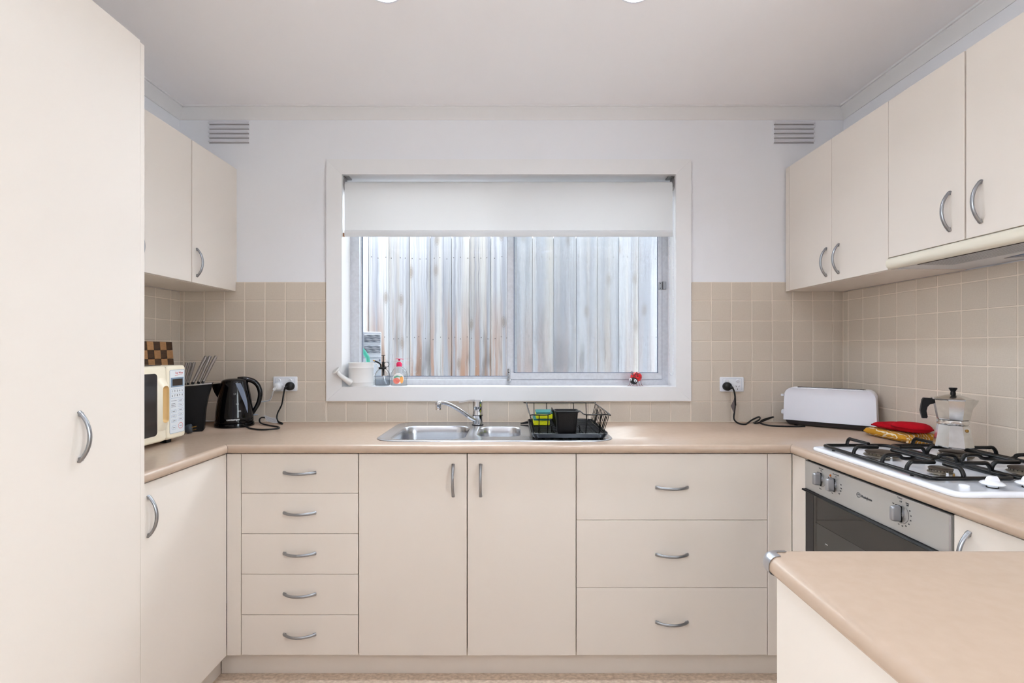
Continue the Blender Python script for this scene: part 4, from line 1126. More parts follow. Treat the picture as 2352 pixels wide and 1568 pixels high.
lb_ = thing('ladybird_ornament', 'small red and black metal ladybird ornament on the window sill', 'ornament', (.622, .045, ZS))
LM = Matrix.Translation((.622, .045, ZS + .0365)) @ Matrix.Rotation(rad(-38), 4, 'Z') @ Matrix.Rotation(rad(20), 4, 'X') @ Matrix.Rotation(rad(12), 4, 'Y') @ Matrix.Scale(1.22, 4)
def lbm(b): return b.xf(LM)
shell = B().ball((0, .010, .004), .0235, 24, 14, (1.0, 1.05, .85))
body = part('wing_shell', lbm(shell), M['bug_red'], lb_)
spb = B()
for (a, e_) in ((.5, .5), (-.5, .55), (1.1, .2), (-1.1, .2), (.9, 1.0), (-.9, 1.0), (0.3, 1.15)):
    nrm = Vector((math.sin(a) * math.cos(e_), -math.cos(a) * math.cos(e_) + .3, math.sin(e_))).normalized()
    p = Vector((0, .010, .004)) + Vector((nrm.x * .0236, nrm.y * .0248, nrm.z * .0201))
    spb.disc(p, .0032, Vector((nrm.x, nrm.y, nrm.z / .8)), 10)
part('spots', lbm(spb), M['bug_black'], body)
part('wing_seam', lbm(B().tube([(0, .010 - .0250 * math.cos(a), .004 + .0202 * math.sin(a)) for a in [rad(12 * q) for q in range(2, 14)]], .0007, 5)), M['bug_black'], body)
part('head', lbm(B().ball((0, -.014, -.004), .0160, 20, 12, (1.05, .75, .95))), M['bug_black'], lb_)
for s in (-1, 1):
    ey = part('eye', lbm(B().ball((.0098 * s, -.0215, .002), .0066, 14, 9, (1, .7, 1))), M['bug_white'], lb_)
    part('pupil', lbm(B().ball((.0098 * s + .0008, -.0262, .0028), .0030, 10, 6, (1, .5, 1))), M['bug_black'], ey)
    an = cr([(.005 * s, -.010, .012), (.006 * s, -.012, .024)] + [(.006 * s + s * (.0002 * q) * math.cos(q * .55), -.012, .030 + (.0062 - .00035 * q) * math.sin(q * .55 - 1.2)) if False else (.006 * s + s * (.0058 - .0062 * math.cos(q * .62)) * (1 - q / 20), -.012, .0285 + .0068 * math.sin(q * .62) * (1 - q / 20)) for q in range(0, 13)], 3)
    part('antenna', lbm(B().tube(an, .0010, 6)), M['bug_wire'], lb_)
for k, (x, y, fx) in enumerate(((-.013, -.014, -.012), (.010, -.012, .004), (.016, -.004, .008), (-.015, .006, -.010), (.016, .018, .009), (-.012, .022, -.008))):
    p0 = LM @ Vector((x, y, -.008)); p1 = Vector((p0.x + fx * .6, p0.y - .001, ZS + .006)); p2 = Vector((p0.x + fx * 1.05, p0.y - .002, ZS + .0012)); p3 = Vector((p0.x + fx * 1.35, p0.y - .004, ZS + .0012))
    part('leg', B().tube(cr([p0, p1, p2, p3], 3), .0011, 6), M['bug_leg'], lb_)

# ------------------------------------------------------------------ microwave (front looks to +X)
mw = thing('microwave', 'cream microwave oven with grey keypad beside the pantry', 'microwave', (-1.47, -.72, .9))
MXF = -1.300; MY0, MY1 = -.948, -.480; MZ0, MZ1 = .915, 1.1965
part('body', B().box(-1.636, MXF - .026, MY0, MY1, MZ0, MZ1, .006, 2), M['mw_cream'], mw)
def mrow(y0, y1, o, r=.012): return [(MXF - o, y, z) for y, z in rrect(y0, y1, MZ0, MZ1, r, 4)]
def mpanel(y0, y1, holes=()):
    """front moulding with a rounded rim"""
    b = B()
    b.loft([mrow(y0, y1, .025), mrow(y0, y1, .008), [(MXF - .002, y, z) for y, z in rrect(y0 + .003, y1 - .003, MZ0 + .003, MZ1 - .003, .011, 4)], [(MXF, y, z) for y, z in rrect(y0 + .008, y1 - .008, MZ0 + .008, MZ1 - .008, .010, 4)]])
    return b
YD = -.5865
part('control_panel', mpanel(YD + .0008, MY1), M['mw_cream'], mw, angle=50)
part('seam', B().box(MXF - .02, MXF - .006, YD - .0008, YD + .0008, MZ0 + .006, MZ1 - .006), M['slot_dark'], mw)
door = part('door', mpanel(MY0, YD - .0008), M['mw_cream'], mw, angle=50)
part('door_window', B().loft([[(MXF + .0006, y, z) for y, z in rrect(-.935, -.638, .942, 1.170, .014, 5)], [(MXF + .0014, y, z) for y, z in rrect(-.934, -.639, .943, 1.169, .013, 5)]]), M['mw_glass'], door, 'dark glass door window')
# scooped grip, yellowed inside
gp = B(); gy0, gy1, gz0, gz1 = -.628, -.596, .986, 1.122
rowsg = []
for o, k in ((.0008, 0), (-.004, .002), (-.010, .006), (-.013, .011)):
    rowsg.append([(MXF + o, y, z) for y, z in rrect(gy0 + k, gy1 - k, gz0 + k, gz1 - k, .012 - k * .3, 4)])
R_ = [[gp.b.verts.new(p) for p in q] for q in rowsg]
for a, c in zip(R_, R_[1:]):
    for i in range(len(a)): gp.b.faces.new((a[i], a[(i + 1) % len(a)], c[(i + 1) % len(a)], c[i]))
gp.b.faces.new(R_[-1])
# the scoop sits in a shallow boss so that it reads as a hollow
part('handle_scoop', gp.xf(Matrix.Translation((.0135, 0, 0))), M['mw_tan'], door, 'yellowed grip hollow')
bz_ = B(); A_ = [(y, z) for y, z in rrect(gy0 - .012, gy1 + .006, gz0 - .03, gz1 + .03, .016, 4)]; D_ = [(y, z) for y, z in rrect(gy0, gy1, gz0, gz1, .012, 4)]
va = [bz_.b.verts.new((MXF + .0002, y, z)) for y, z in A_]; vb = [bz_.b.verts.new((MXF + .0145, y, z)) for y, z in D_]
for i in range(len(va)): bz_.b.faces.new((va[i], va[(i + 1) % len(va)], vb[(i + 1) % len(va)], vb[i]))
part('grip_moulding', bz_, M['mw_cream'], door, angle=60)
fy = lambda o: (lambda u, v: (MXF + o, u, v))
ky0, ky1 = -.573, -.4885
kp = part('keypad', B().loft([[(MXF + .0003, y, z) for y, z in rrect(ky0, ky1, .936, 1.180, .006, 4)], [(MXF + .0010, y, z) for y, z in rrect(ky0, ky1, .936, 1.180, .006, 4)]]), M['mw_sticker'], mw, 'pale grey keypad film')
rb_ = B(); frame_ring(rb_, (ky0 + ky1) / 2, 1.058, ky1 - ky0, .244, .006, .0012, fy(.0013)); part('keypad_border', rb_, M['mw_blue'], kp)
part('display_bezel', B().box(MXF + .001, MXF + .0018, -.5665, -.495, 1.1130, 1.1500, .0005), M['mw_blue'], kp)
part('display', B().box(MXF + .0018, MXF + .0023, -.559, -.5015, 1.1185, 1.1440, .0002), M['lcd'], kp)
text('brand_lettering', 'Top Wave', .0105, M['ink_red'], kp, (MXF + .0016, -.522, 1.1675), AX_PX, shear=.25)
sw_ = B(); bar(sw_, -.546, -.502, 1.1580, 1.1592, lambda u, v: (MXF + .0016, u, v + (u + .53) * .14)); part('brand_swoosh', sw_, M['ink_red'], kp)
kb_ = B(); frame_ring(kb_, -.531, 1.0890, .072, .036, .003, .0008, fy(.0014)); bar(kb_, -.567, -.495, 1.0886, 1.0892, fy(.0014))
for r_, (s_, z) in enumerate((('12345', 1.0975), ('67890', 1.0805))):
    for q, ch_ in enumerate(s_):
        text('digit', ch_, .0112, M['ink'], kp, (MXF + .0016, -.559 + .014 * q, z), AX_PX, sx=.8)
nb = B()
for q, (y, z, w_) in enumerate(((-.550, 1.061, .030), (-.554, 1.050, .022), (-.552, 1.044, .026), (-.552, 1.038, .026))): bar(nb, y - w_ / 2, y + w_ / 2, z - .0007, z + .0007, fy(.0016))
for y, z in ((-.512, 1.0600), (-.512, 1.0415), (-.512, 1.0235), (-.512, 1.0055), (-.512, .9870), (-.550, 1.0205), (-.550, 1.0020), (-.550, .9840)):
    frame_ring(kb_, y, z, .0300, .0112, .004, .0008, fy(.0014)); bar(nb, y - .008, y + .008, z - .0008, z + .0008, fy(.0016))
frame_ring(kb_, -.550, .9575, .026, .0150, .0072, .0008, fy(.0014)); bar(nb, -.557, -.543, .9567, .9583, fy(.0016))
rk = B(); frame_ring(rk, -.512, .9610, .026, .0230, .0110, .0014, fy(.0015), 6); bar(nb, -.519, -.505, .9602, .9618, fy(.0016))
part('start_ring', rk, M['ink_red'], kp, 'red ringed start key')
# lowest pair: clear and the red ringed start key
part('key_outlines', kb_, M['ink_blue'], kp, smooth=False, kind='stuff'); part('key_print', nb, M['ink'], kp, smooth=False)
for o_ in (): pass
ft = B()
for x in (-1.60, -1.335):
    for y in (-.91, -.545): ft.box(x - .014, x + .014, y - .014, y + .014, .9002, .9155, .002)
part('feet', ft, M['black'], mw)
tv = B()
for q in range(5): tv.box(-1.60, -1.34, -.60 + .02 * q - .05, -.592 + .02 * q - .05, MZ1 - .001, MZ1 + .0012, .0004)
part('top_vents', tv, M['dark_grey'], mw)
cd = cr([(-1.560, -.482, .96), (-1.545, -.440, .925), (-1.500, -.385, .9065), (-1.440, -.372, .9065), (-1.406, -.361, .915)], 6)
pcord = part('power_cord', B().tube(cd, .0036, 8), M['grey_plug'], mw)
pa, pb_ = Vector((-1.408, -.362, .9150)), Vector((-1.364, -.342, .9225))
ax = (pb_ - pa).normalized()
pl = B().tube([pa, pa + ax * .014, pa + ax * .018, pa + ax * .026, pa + ax * .030, pa + ax * .046, pa + ax * .049], [.0055, .0075, .0115, .0135, .0188, .0188, .0165], 18)
for z in (-.006, .006, .0): pl.box(*[c for c in (0, 0, 0, 0, 0, 0)]) if False else None
plug = part('plug', pl, M['grey_plug'], mw, 'grey three-pin plug lying loose on the worktop')
pn_ = B()
side = ax.cross(Vector((0, 0, 1))).normalized()
for s in (-.007, .007): pn_.box(-.0006, .0006, -.003, .003, 0, .016).b
pn2 = B()
for s, dz in ((-.007, .004), (.007, .004), (0, -.008)):
    p0 = pa + ax * .048 + side * s + Vector((0, 0, dz)); pn2.tube([p0, p0 + ax * .016], .0016, 6)
part('pins', pn2, M['brass'], plug)
pn_.b.free()

# ------------------------------------------------------------------ end-grain board leaning on the side wall
cbd = thing('chopping_board', 'checkered light and dark timber chopping board leaning on the tiled side wall', 'chopping board', (-1.58, -.25, .9))
lean = Matrix.Translation((-1.574, 0, .9005)) @ Matrix.Rotation(rad(-5.0), 4, 'Y')
cw, chh = .0405, .0395
meL = mesh_of(B().box(-.022, 0, .0004, cw - .0004, .0004, chh - .0004, .0008), M['wood_light'], 'block'); meD = mesh_of(B().box(-.022, 0, .0004, cw - .0004, .0004, chh - .0004, .0008), M['wood_dark'], 'block')
for i in range(7):
    for j in range(10):
        o = place('block', meD if (i + j) % 2 == 1 else meL, cbd, (0, 0, 0))
        loc = lean @ Vector((0, -.112 - cw * (i + 1), chh * j))
        o.location = loc - cbd.location; o.rotation_euler = lean.to_euler()

# ------------------------------------------------------------------ knife block and its six knives
kc = Vector((-1.376, -.303, .9)); ks, kt = Vector((.9, .436, 0)), Vector((-.436, .9, 0))
def kp3(s, t, z): return kc + ks * s + kt * t + Vector((0, 0, z - .9))
kbk = thing('knife_block', 'black knife block with a silver top rim between microwave and kettle', 'knife block', tuple(kc))
prof = [(-.055, .9006), (.026, .9006), (.031, .906), (.033, .950), (.037, 1.000), (.046, 1.050), (.061, 1.106), (-.068, 1.0965), (-.060, 1.04), (-.056, .97)]
part('body', B().prism([kp3(s, 0, z) for s, z in prof], kt * .058), M['black'], kbk, angle=45)
cap = [(.0615, 1.1062), (.063, 1.1115), (-.0700, 1.1015), (-.0685, 1.0966)]
part('top_plate', B().prism([kp3(s, -.0012, z) for s, z in cap], kt * .0604), M['steel'], kbk, 'silver top plate')
part('clip', B().prism([kp3(s, -.0016, z) for s, z in ((-.0685, 1.0968), (-.054, 1.098), (-.0565, 1.072), (-.066, 1.071))], kt * .001), M['steel'], kbk, 'silver corner clip')
topz = lambda s: 1.1015 + (s + .07) * .0752
kn = [(-.060, .0265, .098, .0105), (-.044, .0255, .098, .0105), (-.031, .0250, .098, .0100), (-.0145, .0520, .122, .0130), (.0075, .0460, .121, .0125), (.0235, .0520, .121, .0125)]
ords = ['first', 'second', 'third', 'fourth', 'fifth', 'sixth']
for i, (s, ds, dz, w_) in enumerate(kn):
    size = 'short' if i < 3 else 'long'
    nm = ['nearest the microwave', 'in the middle of the short three', 'last of the short three', 'first of the long three', 'in the middle of the long three', 'nearest the kettle'][i]
    b0 = kp3(s, .028, topz(s) + .0005); d = (ks * ds + Vector((0, 0, dz))); L_ = d.length; d.normalize()
    u = (ks - d * ks.dot(d)).normalized()
    k = thing('knife', size + ' steel-handled knife in the black block, ' + nm, 'knife', tuple(b0), 'steel-handled knives in the block')
    def sec(f, w, t_): 
        p = b0 + d * (L_ * f)
        return [p + u * (w / 2 * math.cos(a)) * (1.1 if abs(math.cos(a)) > .7 else 1) + kt * (t_ / 2 * math.sin(a)) for a in [2 * PI * q / 12 + PI / 12 for q in range(12)]]
    part('bolster', B().loft([sec(0, w_ * .8, .014), sec(.06, w_ * .9, .016), sec(.075, w_ * .9, .016)]), M['black'], k)
    part('handle', B().loft([sec(.075, w_ * .92, .016), sec(.16, w_ * .86, .015), sec(.6, w_ * 1.0, .018), sec(.93, w_ * 1.02, .019), sec(.985, w_ * .9, .017), sec(1.0, w_ * .6, .012)]), M['knife_steel'], k)

# ------------------------------------------------------------------ kettle on its base
KC = Vector((-1.297, -.140, .9)); kf, kr = Vector((.491, -.871, 0)), Vector((.871, .491, 0))
kbs = thing('kettle_stand', 'black round power stand under the kettle with its cord and plug', 'kettle stand', tuple(KC))
part('disc', B().lathe([(.001, .0008), (.080, .0008), (.0828, .003), (.0838, .010), (.0820, .0185), (.078, .0205), (.001, .0205)], KC, 48), M['black_gloss'], kbs)
kcord = cr([(-1.0905, -.036, 1.080), (-1.102, -.050, 1.072), (-1.112, -.045, 1.040), (-1.124, -.038, .990), (-1.142, -.042, .948), (-1.142, -.050, .922), (-1.118, -.080, .9085), (-1.092, -.104, .9050), (-1.100, -.088, .906), (-1.142, -.058, .912), (-1.178, -.060, .924), (-1.205, -.066, .930), (-1.212, -.078, .922), (-1.192, -.108, .910), (-1.145, -.142, .9055), (-1.090, -.176, .9045), (-1.052, -.215, .9050), (-1.052, -.252, .9050), (-1.105, -.272, .9050), (-1.170, -.238, .9048), (-1.215, -.200, .9085), (-1.232, -.188, .911)], 6)
kco = part('cord', B().tube(kcord, .0037, 8), M['black_cord'], kbs)
def plug_on(parent, x, z, m, cordp, y0=-.0165):
    b = B().lathe([(.001, 0), (.0205, 0), (.0210, .004), (.0205, .016), (.0175, .024), (.010, .028), (.001, .029)], (0, 0, 0), 28)
    b.xf(Matrix.Translation((x, y0, z)) @ Matrix.Rotation(rad(90), 4, 'X'))
    c = Vector(cordp); p = Vector((x, y0 - .014, z)); dd = (c - p); 
    b.tube([p + dd * .55, c], [.0085, .0055], 10)
    return part('plug', b, m, parent)
plug_on(kbs, -1.0905, 1.0775, M['black_cord'], (-1.108, -.044, 1.068))
tg = B(); n = 8; f0 = []; f1 = []
for i in range(n + 1):
    t = i / n; x = -1.192 + .066 * t; z = .944 - .012 * t - .004 * math.sin(PI * t); y = -.076 - .020 * t
    f0.append((x, y + .002, z)); f1.append((x + .016, y - .012, z - .026 + .004 * t))
va = [tg.b.verts.new(p) for p in f0]; vb = [tg.b.verts.new(p) for p in f1]
for i in range(n): tg.b.faces.new((va[i], va[i + 1], vb[i + 1], vb[i]))
tgo = part('paper_tag', tg, M['paper'], kbs, 'white paper tag with printed lines on the kettle cord')
tl = B()
for q in range(5):
    f = .15 + .17 * q
    A_ = [Vector(a).lerp(Vector(b_), f) + Vector((0, -.0008, .0003)) for a, b_ in zip(f0, f1)]; D_ = [Vector(a).lerp(Vector(b_), f + .035) + Vector((0, -.0008, .0003)) for a, b_ in zip(f0, f1)]
    va = [tl.b.verts.new(p) for p in A_]; vb = [tl.b.verts.new(p) for p in D_]
    for i in range(n): tl.b.faces.new((va[i], va[i + 1], vb[i + 1], vb[i]))
part('tag_print', tl, M['ink'], tgo)

ket = thing('kettle', 'glossy black electric kettle standing on its base beside the outlet', 'kettle', (KC.x, KC.y, .921))
KP = [(.0788, .0215), (.0797, .026), (.0792, .045), (.0770, .075), (.0729, .110), (.0675, .145), (.0616, .175), (.0575, .196), (.0562, .206)]
def kR(z):
    z -= .9
    for (r0, z0), (r1, z1) in zip(KP, KP[1:]):
        if z0 <= z <= z1: return r0 + (r1 - r0) * (z - z0) / (z1 - z0)
    return KP[-1][0] if z > KP[-1][1] else KP[0][0]
def kS(s, z, o=.0008):
    """point on the kettle wall, s metres to the right of the line that faces the room"""
    R_ = kR(z); a = math.asin(max(-.99, min(.99, s / R_)))
    v = kr * math.sin(a) + kf * math.cos(a)
    return Vector((KC.x, KC.y, 0)) + v * (R_ + o) + Vector((0, 0, z))
part('body', B().lathe([(.001, .0215)] + KP + [(.001, .206)], KC, 56), M['black_gloss'], ket, angle=60)
part('lid', B().lathe([(.001, .2062), (.0548, .2062), (.0543, .2105), (.047, .2170), (.0326, .2215), (.001, .2232)], KC, 48), M['black_gloss'], ket, angle=60)
sp_ = B()
def spl(r, z, w_): c = Vector((KC.x, KC.y, 0)) - kr * r; return [c + kf * w_ + Vector((0, 0, z)), c + Vector((0, 0, z - .003)) - kr * .004, c - kf * w_ + Vector((0, 0, z)), c - kf * w_ * .9 + Vector((0, 0, z + .004)), c + kf * w_ * .9 + Vector((0, 0, z + .004))]
lo_ = []
for r, zt_, zb__, w_ in ((.046, 1.1045, 1.005, .022), (.066, 1.1025, 1.030, .019), (.082, 1.1000, 1.062, .014), (.0905, 1.0985, 1.088, .008)):
    c = Vector((KC.x, KC.y, 0)) - kr * r
    lo_.append([c + kf * w_ + Vector((0, 0, zt_)), c - kf * w_ + Vector((0, 0, zt_)), c - kf * w_ * .5 + Vector((0, 0, (zt_ + zb__) / 2)), c + Vector((0, 0, zb__)), c + kf * w_ * .5 + Vector((0, 0, (zt_ + zb__) / 2))])
part('spout', sp_.loft(lo_), M['black_gloss'], ket, angle=50)
hp_ = cr([(.020, 1.1195), (.052, 1.1190), (.083, 1.1085), (.105, 1.083), (.1135, 1.045), (.106, 1.003), (.088, .968), (.079, .955)], 7)if False else None
hpts = [Vector((KC.x, KC.y, 0)) + kr * s + Vector((0, 0, z)) for s, z in ((.012, 1.117), (.046, 1.1175), (.078, 1.107), (.099, 1.082), (.107, 1.045), (.099, 1.003), (.081, .968), (.070, .952))]
hh = cr(hpts, 7); nh = len(hh)
part('handle', B().tube(hh, [.0125 - .004 * abs(i / (nh - 1) - .1) for i in range(nh)], 14, flat=1.0), M['black_gloss'], ket, angle=60)
gz = [(1.1035, .004, .024), (1.085, .0105, .0315), (1.065, .0180, .0390), (1.0385, .0270, .0460), (1.010, .0380, .0510), (.985, .0455, .0528), (.966, .0505, .0520)]
gg = B(); va = [gg.b.verts.new(kS(a, z, .0012)) for z, a, b_ in gz]; vm = [gg.b.verts.new(kS((a + b_) / 2, z, .0014)) for z, a, b_ in gz]; vb = [gg.b.verts.new(kS(b_, z, .0012)) for z, a, b_ in gz]
for p_, q_ in ((va, vm), (vm, vb)):
    for i in range(len(gz) - 1): gg.b.faces.new((p_[i], q_[i], q_[i + 1], p_[i + 1]))
part('water_gauge', gg, M['gauge'], ket, 'blue-grey water gauge window')
text_on('brand_lettering', 'contempo', .0125, M['ink_white'], ket, lambda x, y: kS(-.006 + x, .9395 + y, .0012), bold=.0002)
for s, z, t_ in ((.0005, 1.0545, '1.7'), (.0105, 1.0085, '1.0'), (.0205, .9765, '0.5')):
    text_on('level_mark', t_, .0085, M['ink_white'], ket, lambda x, y, s=s, z=z: kS(s + x, z + y, .0012))
part('switch_lever', B().tube([KC + kr * .073 + Vector((0, 0, .048)), KC + kr * .090 + Vector((0, 0, .047)), KC + kr * .098 + Vector((0, 0, .047))], [.0035, .0028, .0015], 8), M['gauge'], ket)

# ------------------------------------------------------------------ power outlets
def outlet(x, z, label, sockets):
    t = thing('power_outlet', label, 'power outlet', (x, -.008, z), 'double power outlets on the tiles')
    part('plate', B().loft([[(u, y, v) for u, v in rrect(x - .0585 + k, x + .0585 - k, z - .036 + k, z + .036 - k, .005, 4)] for y, k in ((-.0074, 0), (-.014, 0), (-.0160, .0015), (-.0165, .003))]), M['white_plastic'], t)
    ib = B(); frame_ring(ib, x, z, .094, .058, .004, .0006, lambda u, v: (u, -.0167, v)); part('inner_line', ib, M['ink_blue'], t)
    for sx_ in (-.028, .0265):
        part('switch', B().lathe([(.001, -.001), (.0088, -.001), (.0088, .003), (.0075, .0045), (.001, .0035)], (0, 0, 0), 20).xf(Matrix.Translation((x + sx_, -.0165, z + .0175)) @ Matrix.Rotation(rad(90), 4, 'X') @ Matrix.Rotation(rad(8), 4, 'X')), M['white_plastic'], t)
    for sx_ in sockets:
        sb_ = B(); 
        for dx, dz, a in ((-.0075, 0, 30), (.0075, 0, -30), (0, -.0145, 0)):
            sb_.prism([Vector((x + sx_ + dx, -.0167, z - .009 + dz)) + Matrix.Rotation(rad(-a), 3, 'Y') @ Vector((u, 0, v)) for u, v in ((-.0011, -.0038), (.0011, -.0038), (.0011, .0038), (-.0011, .0038))], (0, -.0003, 0))
        part('socket_slots', sb_, M['slot_dark'], t)
    return t
outlet(-1.119, 1.088, 'white double power outlet with a white and a black plug, beside the kettle', ())
outlet(1.085, 1.0855, 'white double power outlet with one black plug, beside the toaster', (.0265,))

wcd = thing('white_cord', 'thin white cord running from the outlet behind the kettle', 'cord', (-1.147, -.0165, 1.076))
wpts = cr([(-1.147, -.044, 1.076), (-1.160, -.046, 1.058), (-1.172, -.036, 1.034), (-1.190, -.022, 1.010), (-1.212, -.017, 1.003), (-1.240, -.0165, .998), (-1.275, -.018, .97), (-1.310, -.020, .930), (-1.380, -.024, .9075), (-1.470, -.026, .9065), (-1.56, -.030, .9065), (-1.60, -.060, .9065)], 6)
part('cord', B().tube(wpts, .0033, 8), M['white_cord'], wcd)
plug_on(wcd, -1.147, 1.0765, M['white_cord'], (-1.162, -.047, 1.060))

# ------------------------------------------------------------------ toaster across the corner
tu, tvv = Vector((.766, -.643, 0)), Vector((.643, .766, 0)); T0 = Vector((1.285, -.105, .9)); TL, TD = .362, .112
ts = thing('toaster', 'long white toaster standing across the corner by the towel', 'toaster', tuple(T0 + tu * .18 + tvv * .05))
def tp3(u, v, z): return T0 + tu * u + tvv * v + Vector((0, 0, z - .9))
def tprof(v, k):
    z0, z1, r = .9265, 1.0785 - k, .034
    pts = [(k + .000, z0), (TL - k, z0)]
    for a in range(0, 91, 15): pts.append((TL - k - .004 - r + r * math.cos(rad(a)), z1 - r + r * math.sin(rad(a))))
    for a in range(90, 181, 15): pts.append((k + .004 + r + r * math.cos(rad(a)), z1 - r + r * math.sin(rad(a))))
    return [tp3(u, v, z) for u, z in pts]
part('shell', B().loft([tprof(0.0045, .006), tprof(.0015, .0025), tprof(-.0, .0055) if False else tprof(.004, .001), tprof(.014, .0), tprof(TD - .014, .0), tprof(TD - .004, .001), tprof(TD, .007)]), M['toaster_white'], ts, angle=50)
part('base', B().loft([[tp3(u, v, z) for u, v in rrect(.008 + k, TL - .008 - k, .006 + k * .6, TD - .006 - k * .6, .010, 3)] for z, k in ((.9045, .016), (.908, .010), (.918, .003), (.9275, .0))]), M['dark_grey'], ts, 'dark grey toaster base')
ftb = B()
for u in (.05, TL - .05):
    for v in (.03, TD - .03): c = tp3(u, v, .9002); ftb.cyl(c, c + Vector((0, 0, .005)), .008, seg=10)
part('feet', ftb, M['black'], ts)
thin_strip = B()
for v0, v1 in ((.028, .050), (.062, .084)):
    thin_strip.loft([[tp3(u, v, z) for u, v in ((.055, v0), (TL - .045, v0), (TL - .045, v1), (.055, v1))] for z in (1.0775, 1.0797)])
part('slot_frame', thin_strip, M['steel'], ts, smooth=False)
sl2 = B()
for v0, v1 in ((.031, .047), (.065, .081)):
    sl2.loft([[tp3(u, v, z) for u, v in ((.060, v0), (TL - .050, v0), (TL - .050, v1), (.060, v1))] for z in (1.0790, 1.0801)])
part('bread_slot', sl2, M['slot_dark'], ts, smooth=False)
for u in (.062, TL - .058):
    c = [tp3(u + a, b_, 1.0797) for a, b_ in ((-.006, .03), (.006, .03), (.006, .05), (-.006, .05))]
    part('slot_end', B().prism(c, (0, 0, .0022)), M['slot_dark'], ts, smooth=False)
part('lever', B().loft([[tp3(u, .052 + a, 1.0385 + z) for a, z in ((-.010, -.0045), (.010, -.0045), (.010, .0045), (-.010, .0045))] for u in (-.016, .002)]), M['white_plastic'], ts)
part('lever_stem', B().loft([[tp3(u, .052 + a, 1.0385 + z) for a, z in ((-.011, -.0055), (.011, -.0055), (.011, .0055), (-.011, .0055))] for u in (-.004, .006)]), M['dark_grey'], ts)
part('browning_knob', B().tube([tp3(.004, .052, .957), tp3(-.006, .052, .957), tp3(-.013, .052, .957), tp3(-.015, .052, .957)], [.0125, .0125, .0115, .010], 20), M['white_plastic'], ts)
tcord = cr([(1.057, -.036, 1.0765), (1.072, -.050, 1.070), (1.086, -.042, 1.040), (1.091, -.036, .995), (1.088, -.034, .955), (1.082, -.042, .920), (1.082, -.085, .9055), (1.098, -.118, .9050), (1.130, -.080, .9048), (1.168, -.046, .9150), (1.205, -.026, .9250), (1.214, -.030, .9255), (1.196, -.060, .918), (1.155, -.092, .9075), (1.180, -.088, .9080), (1.222, -.066, .9170), (1.258, -.058, .9280), (1.263, -.060, .9310), (1.236, -.068, .9270), (1.198, -.082, .918), (1.178, -.108, .909), (1.196, -.150, .9045), (1.250, -.172, .9040), (1.310, -.178, .9040), (1.350, -.172, .9040)], 6)
tco = part('cord', B().tube(tcord, .0038, 8), M['black_cord'], ts)
plug_on(ts, 1.0565, 1.0765, M['black_cord'], (1.0735, -.050, 1.0705))
part('cord_tag', B().prism([(1.0905, -.040, 1.030), (1.0945, -.039, .985), (1.0855, -.040, .983), (1.083, -.041, 1.022)], (0, -.001, 0)), M['black'], ts, 'black wrap of the cord tag')
part('cord_tag', B().prism([(1.083, -.042, 1.018), (1.086, -.042, .985), (1.082, -.042, .945), (1.066, -.043, .983)], (0, -.0008, 0)), mat('grey_tag', (108, 98, 98), .7), ts, 'grey printed cord tag')

# ------------------------------------------------------------------ tea towel and oven mitt
def wob(pts, amp, f, ph=0): 
    c = (sum(p[0] for p in pts) / len(pts), sum(p[1] for p in pts) / len(pts))
    out = []
    for i, p in enumerate(pts):
        k = 1 + amp * math.sin(f * 2 * PI * i / len(pts) + ph)
        out.append((c[0] + (p[0] - c[0]) * k, c[1] + (p[1] - c[1]) * k))
    return out
def rot2(pts, c, a): return [(c[0] + (x - c[0]) * math.cos(a) - (y - c[1]) * math.sin(a), c[1] + (x - c[0]) * math.sin(a) + (y - c[1]) * math.cos(a)) for x, y in pts]
tw = B()
c1 = (1.552, -.478)
o1 = rot2(wob(rrect(1.474, 1.628, -.594, -.358, .03, 7), .012, 5), c1, rad(3))
pillow(tw, o1, c1, .9006, .036, 9, bump=.0012, under=.5)
two = solo('tea_towel', tw, M['towel'], 'folded mustard and white tea towel under the red oven mitt', 'towel', angle=75)
fd = B()
for k, (z, dy, hgt) in enumerate(((.9105, -.004, .0075), (.9215, -.010, .0075), (.9320, .000, .0070))):
    pts = [(1.482 + .143 * q / 12, -.590 + dy + .010 * (q / 12) + .003 * math.sin(q * 1.1 + k), z + .002 * math.sin(q * .8 + k * 2)) for q in range(13)]
    fd.tube(pts, [hgt * (.55 if q in (0, 12) else 1) for q in range(13)], 12)
part('fold', fd, M['towel'], two, angle=75)
mt = thing('oven_mitt', 'red quilted oven mitt lying on the folded yellow towel', 'oven mitt', (1.54, -.5, .9385))
mo = cr([(1.500, -.398, 0), (1.545, -.402, 0), (1.592, -.420, 0), (1.618, -.470, 0), (1.612, -.540, 0), (1.585, -.578, 0), (1.540, -.585, 0), (1.508, -.560, 0), (1.492, -.520, 0), (1.484, -.460, 0), (1.482, -.415, 0)], 4, closed=True)
mo2 = [(p.x, p.y) for p in mo]
hb2 = B(); pillow(hb2, mo2, (1.55, -.495), .9385, .028, 4, bump=.0022, under=.35)
part('hand', hb2, M['red_cloth'], mt, angle=70)
th_ = cr([(1.492, -.505, 0), (1.526, -.525, 0), (1.556, -.560, 0), (1.566, -.604, 0), (1.546, -.632, 0), (1.512, -.634, 0), (1.488, -.604, 0), (1.478, -.550, 0)], 4, closed=True)
hb3 = B(); pillow(hb3, [(p.x, p.y) for p in th_], (1.516, -.578), .9460, .036, 4, under=.4)
thumb_ = part('thumb', hb3, M['red_cloth'], mt, angle=70)
part('seam', B().tube([(p.x, p.y, .9600) for p in th_], .0022, 6, closed=True), M['red_seam'], thumb_)
part('seam', B().tube([(p.x, p.y, .9480) for p in mo], .0022, 6, closed=True), M['red_seam'], mt)

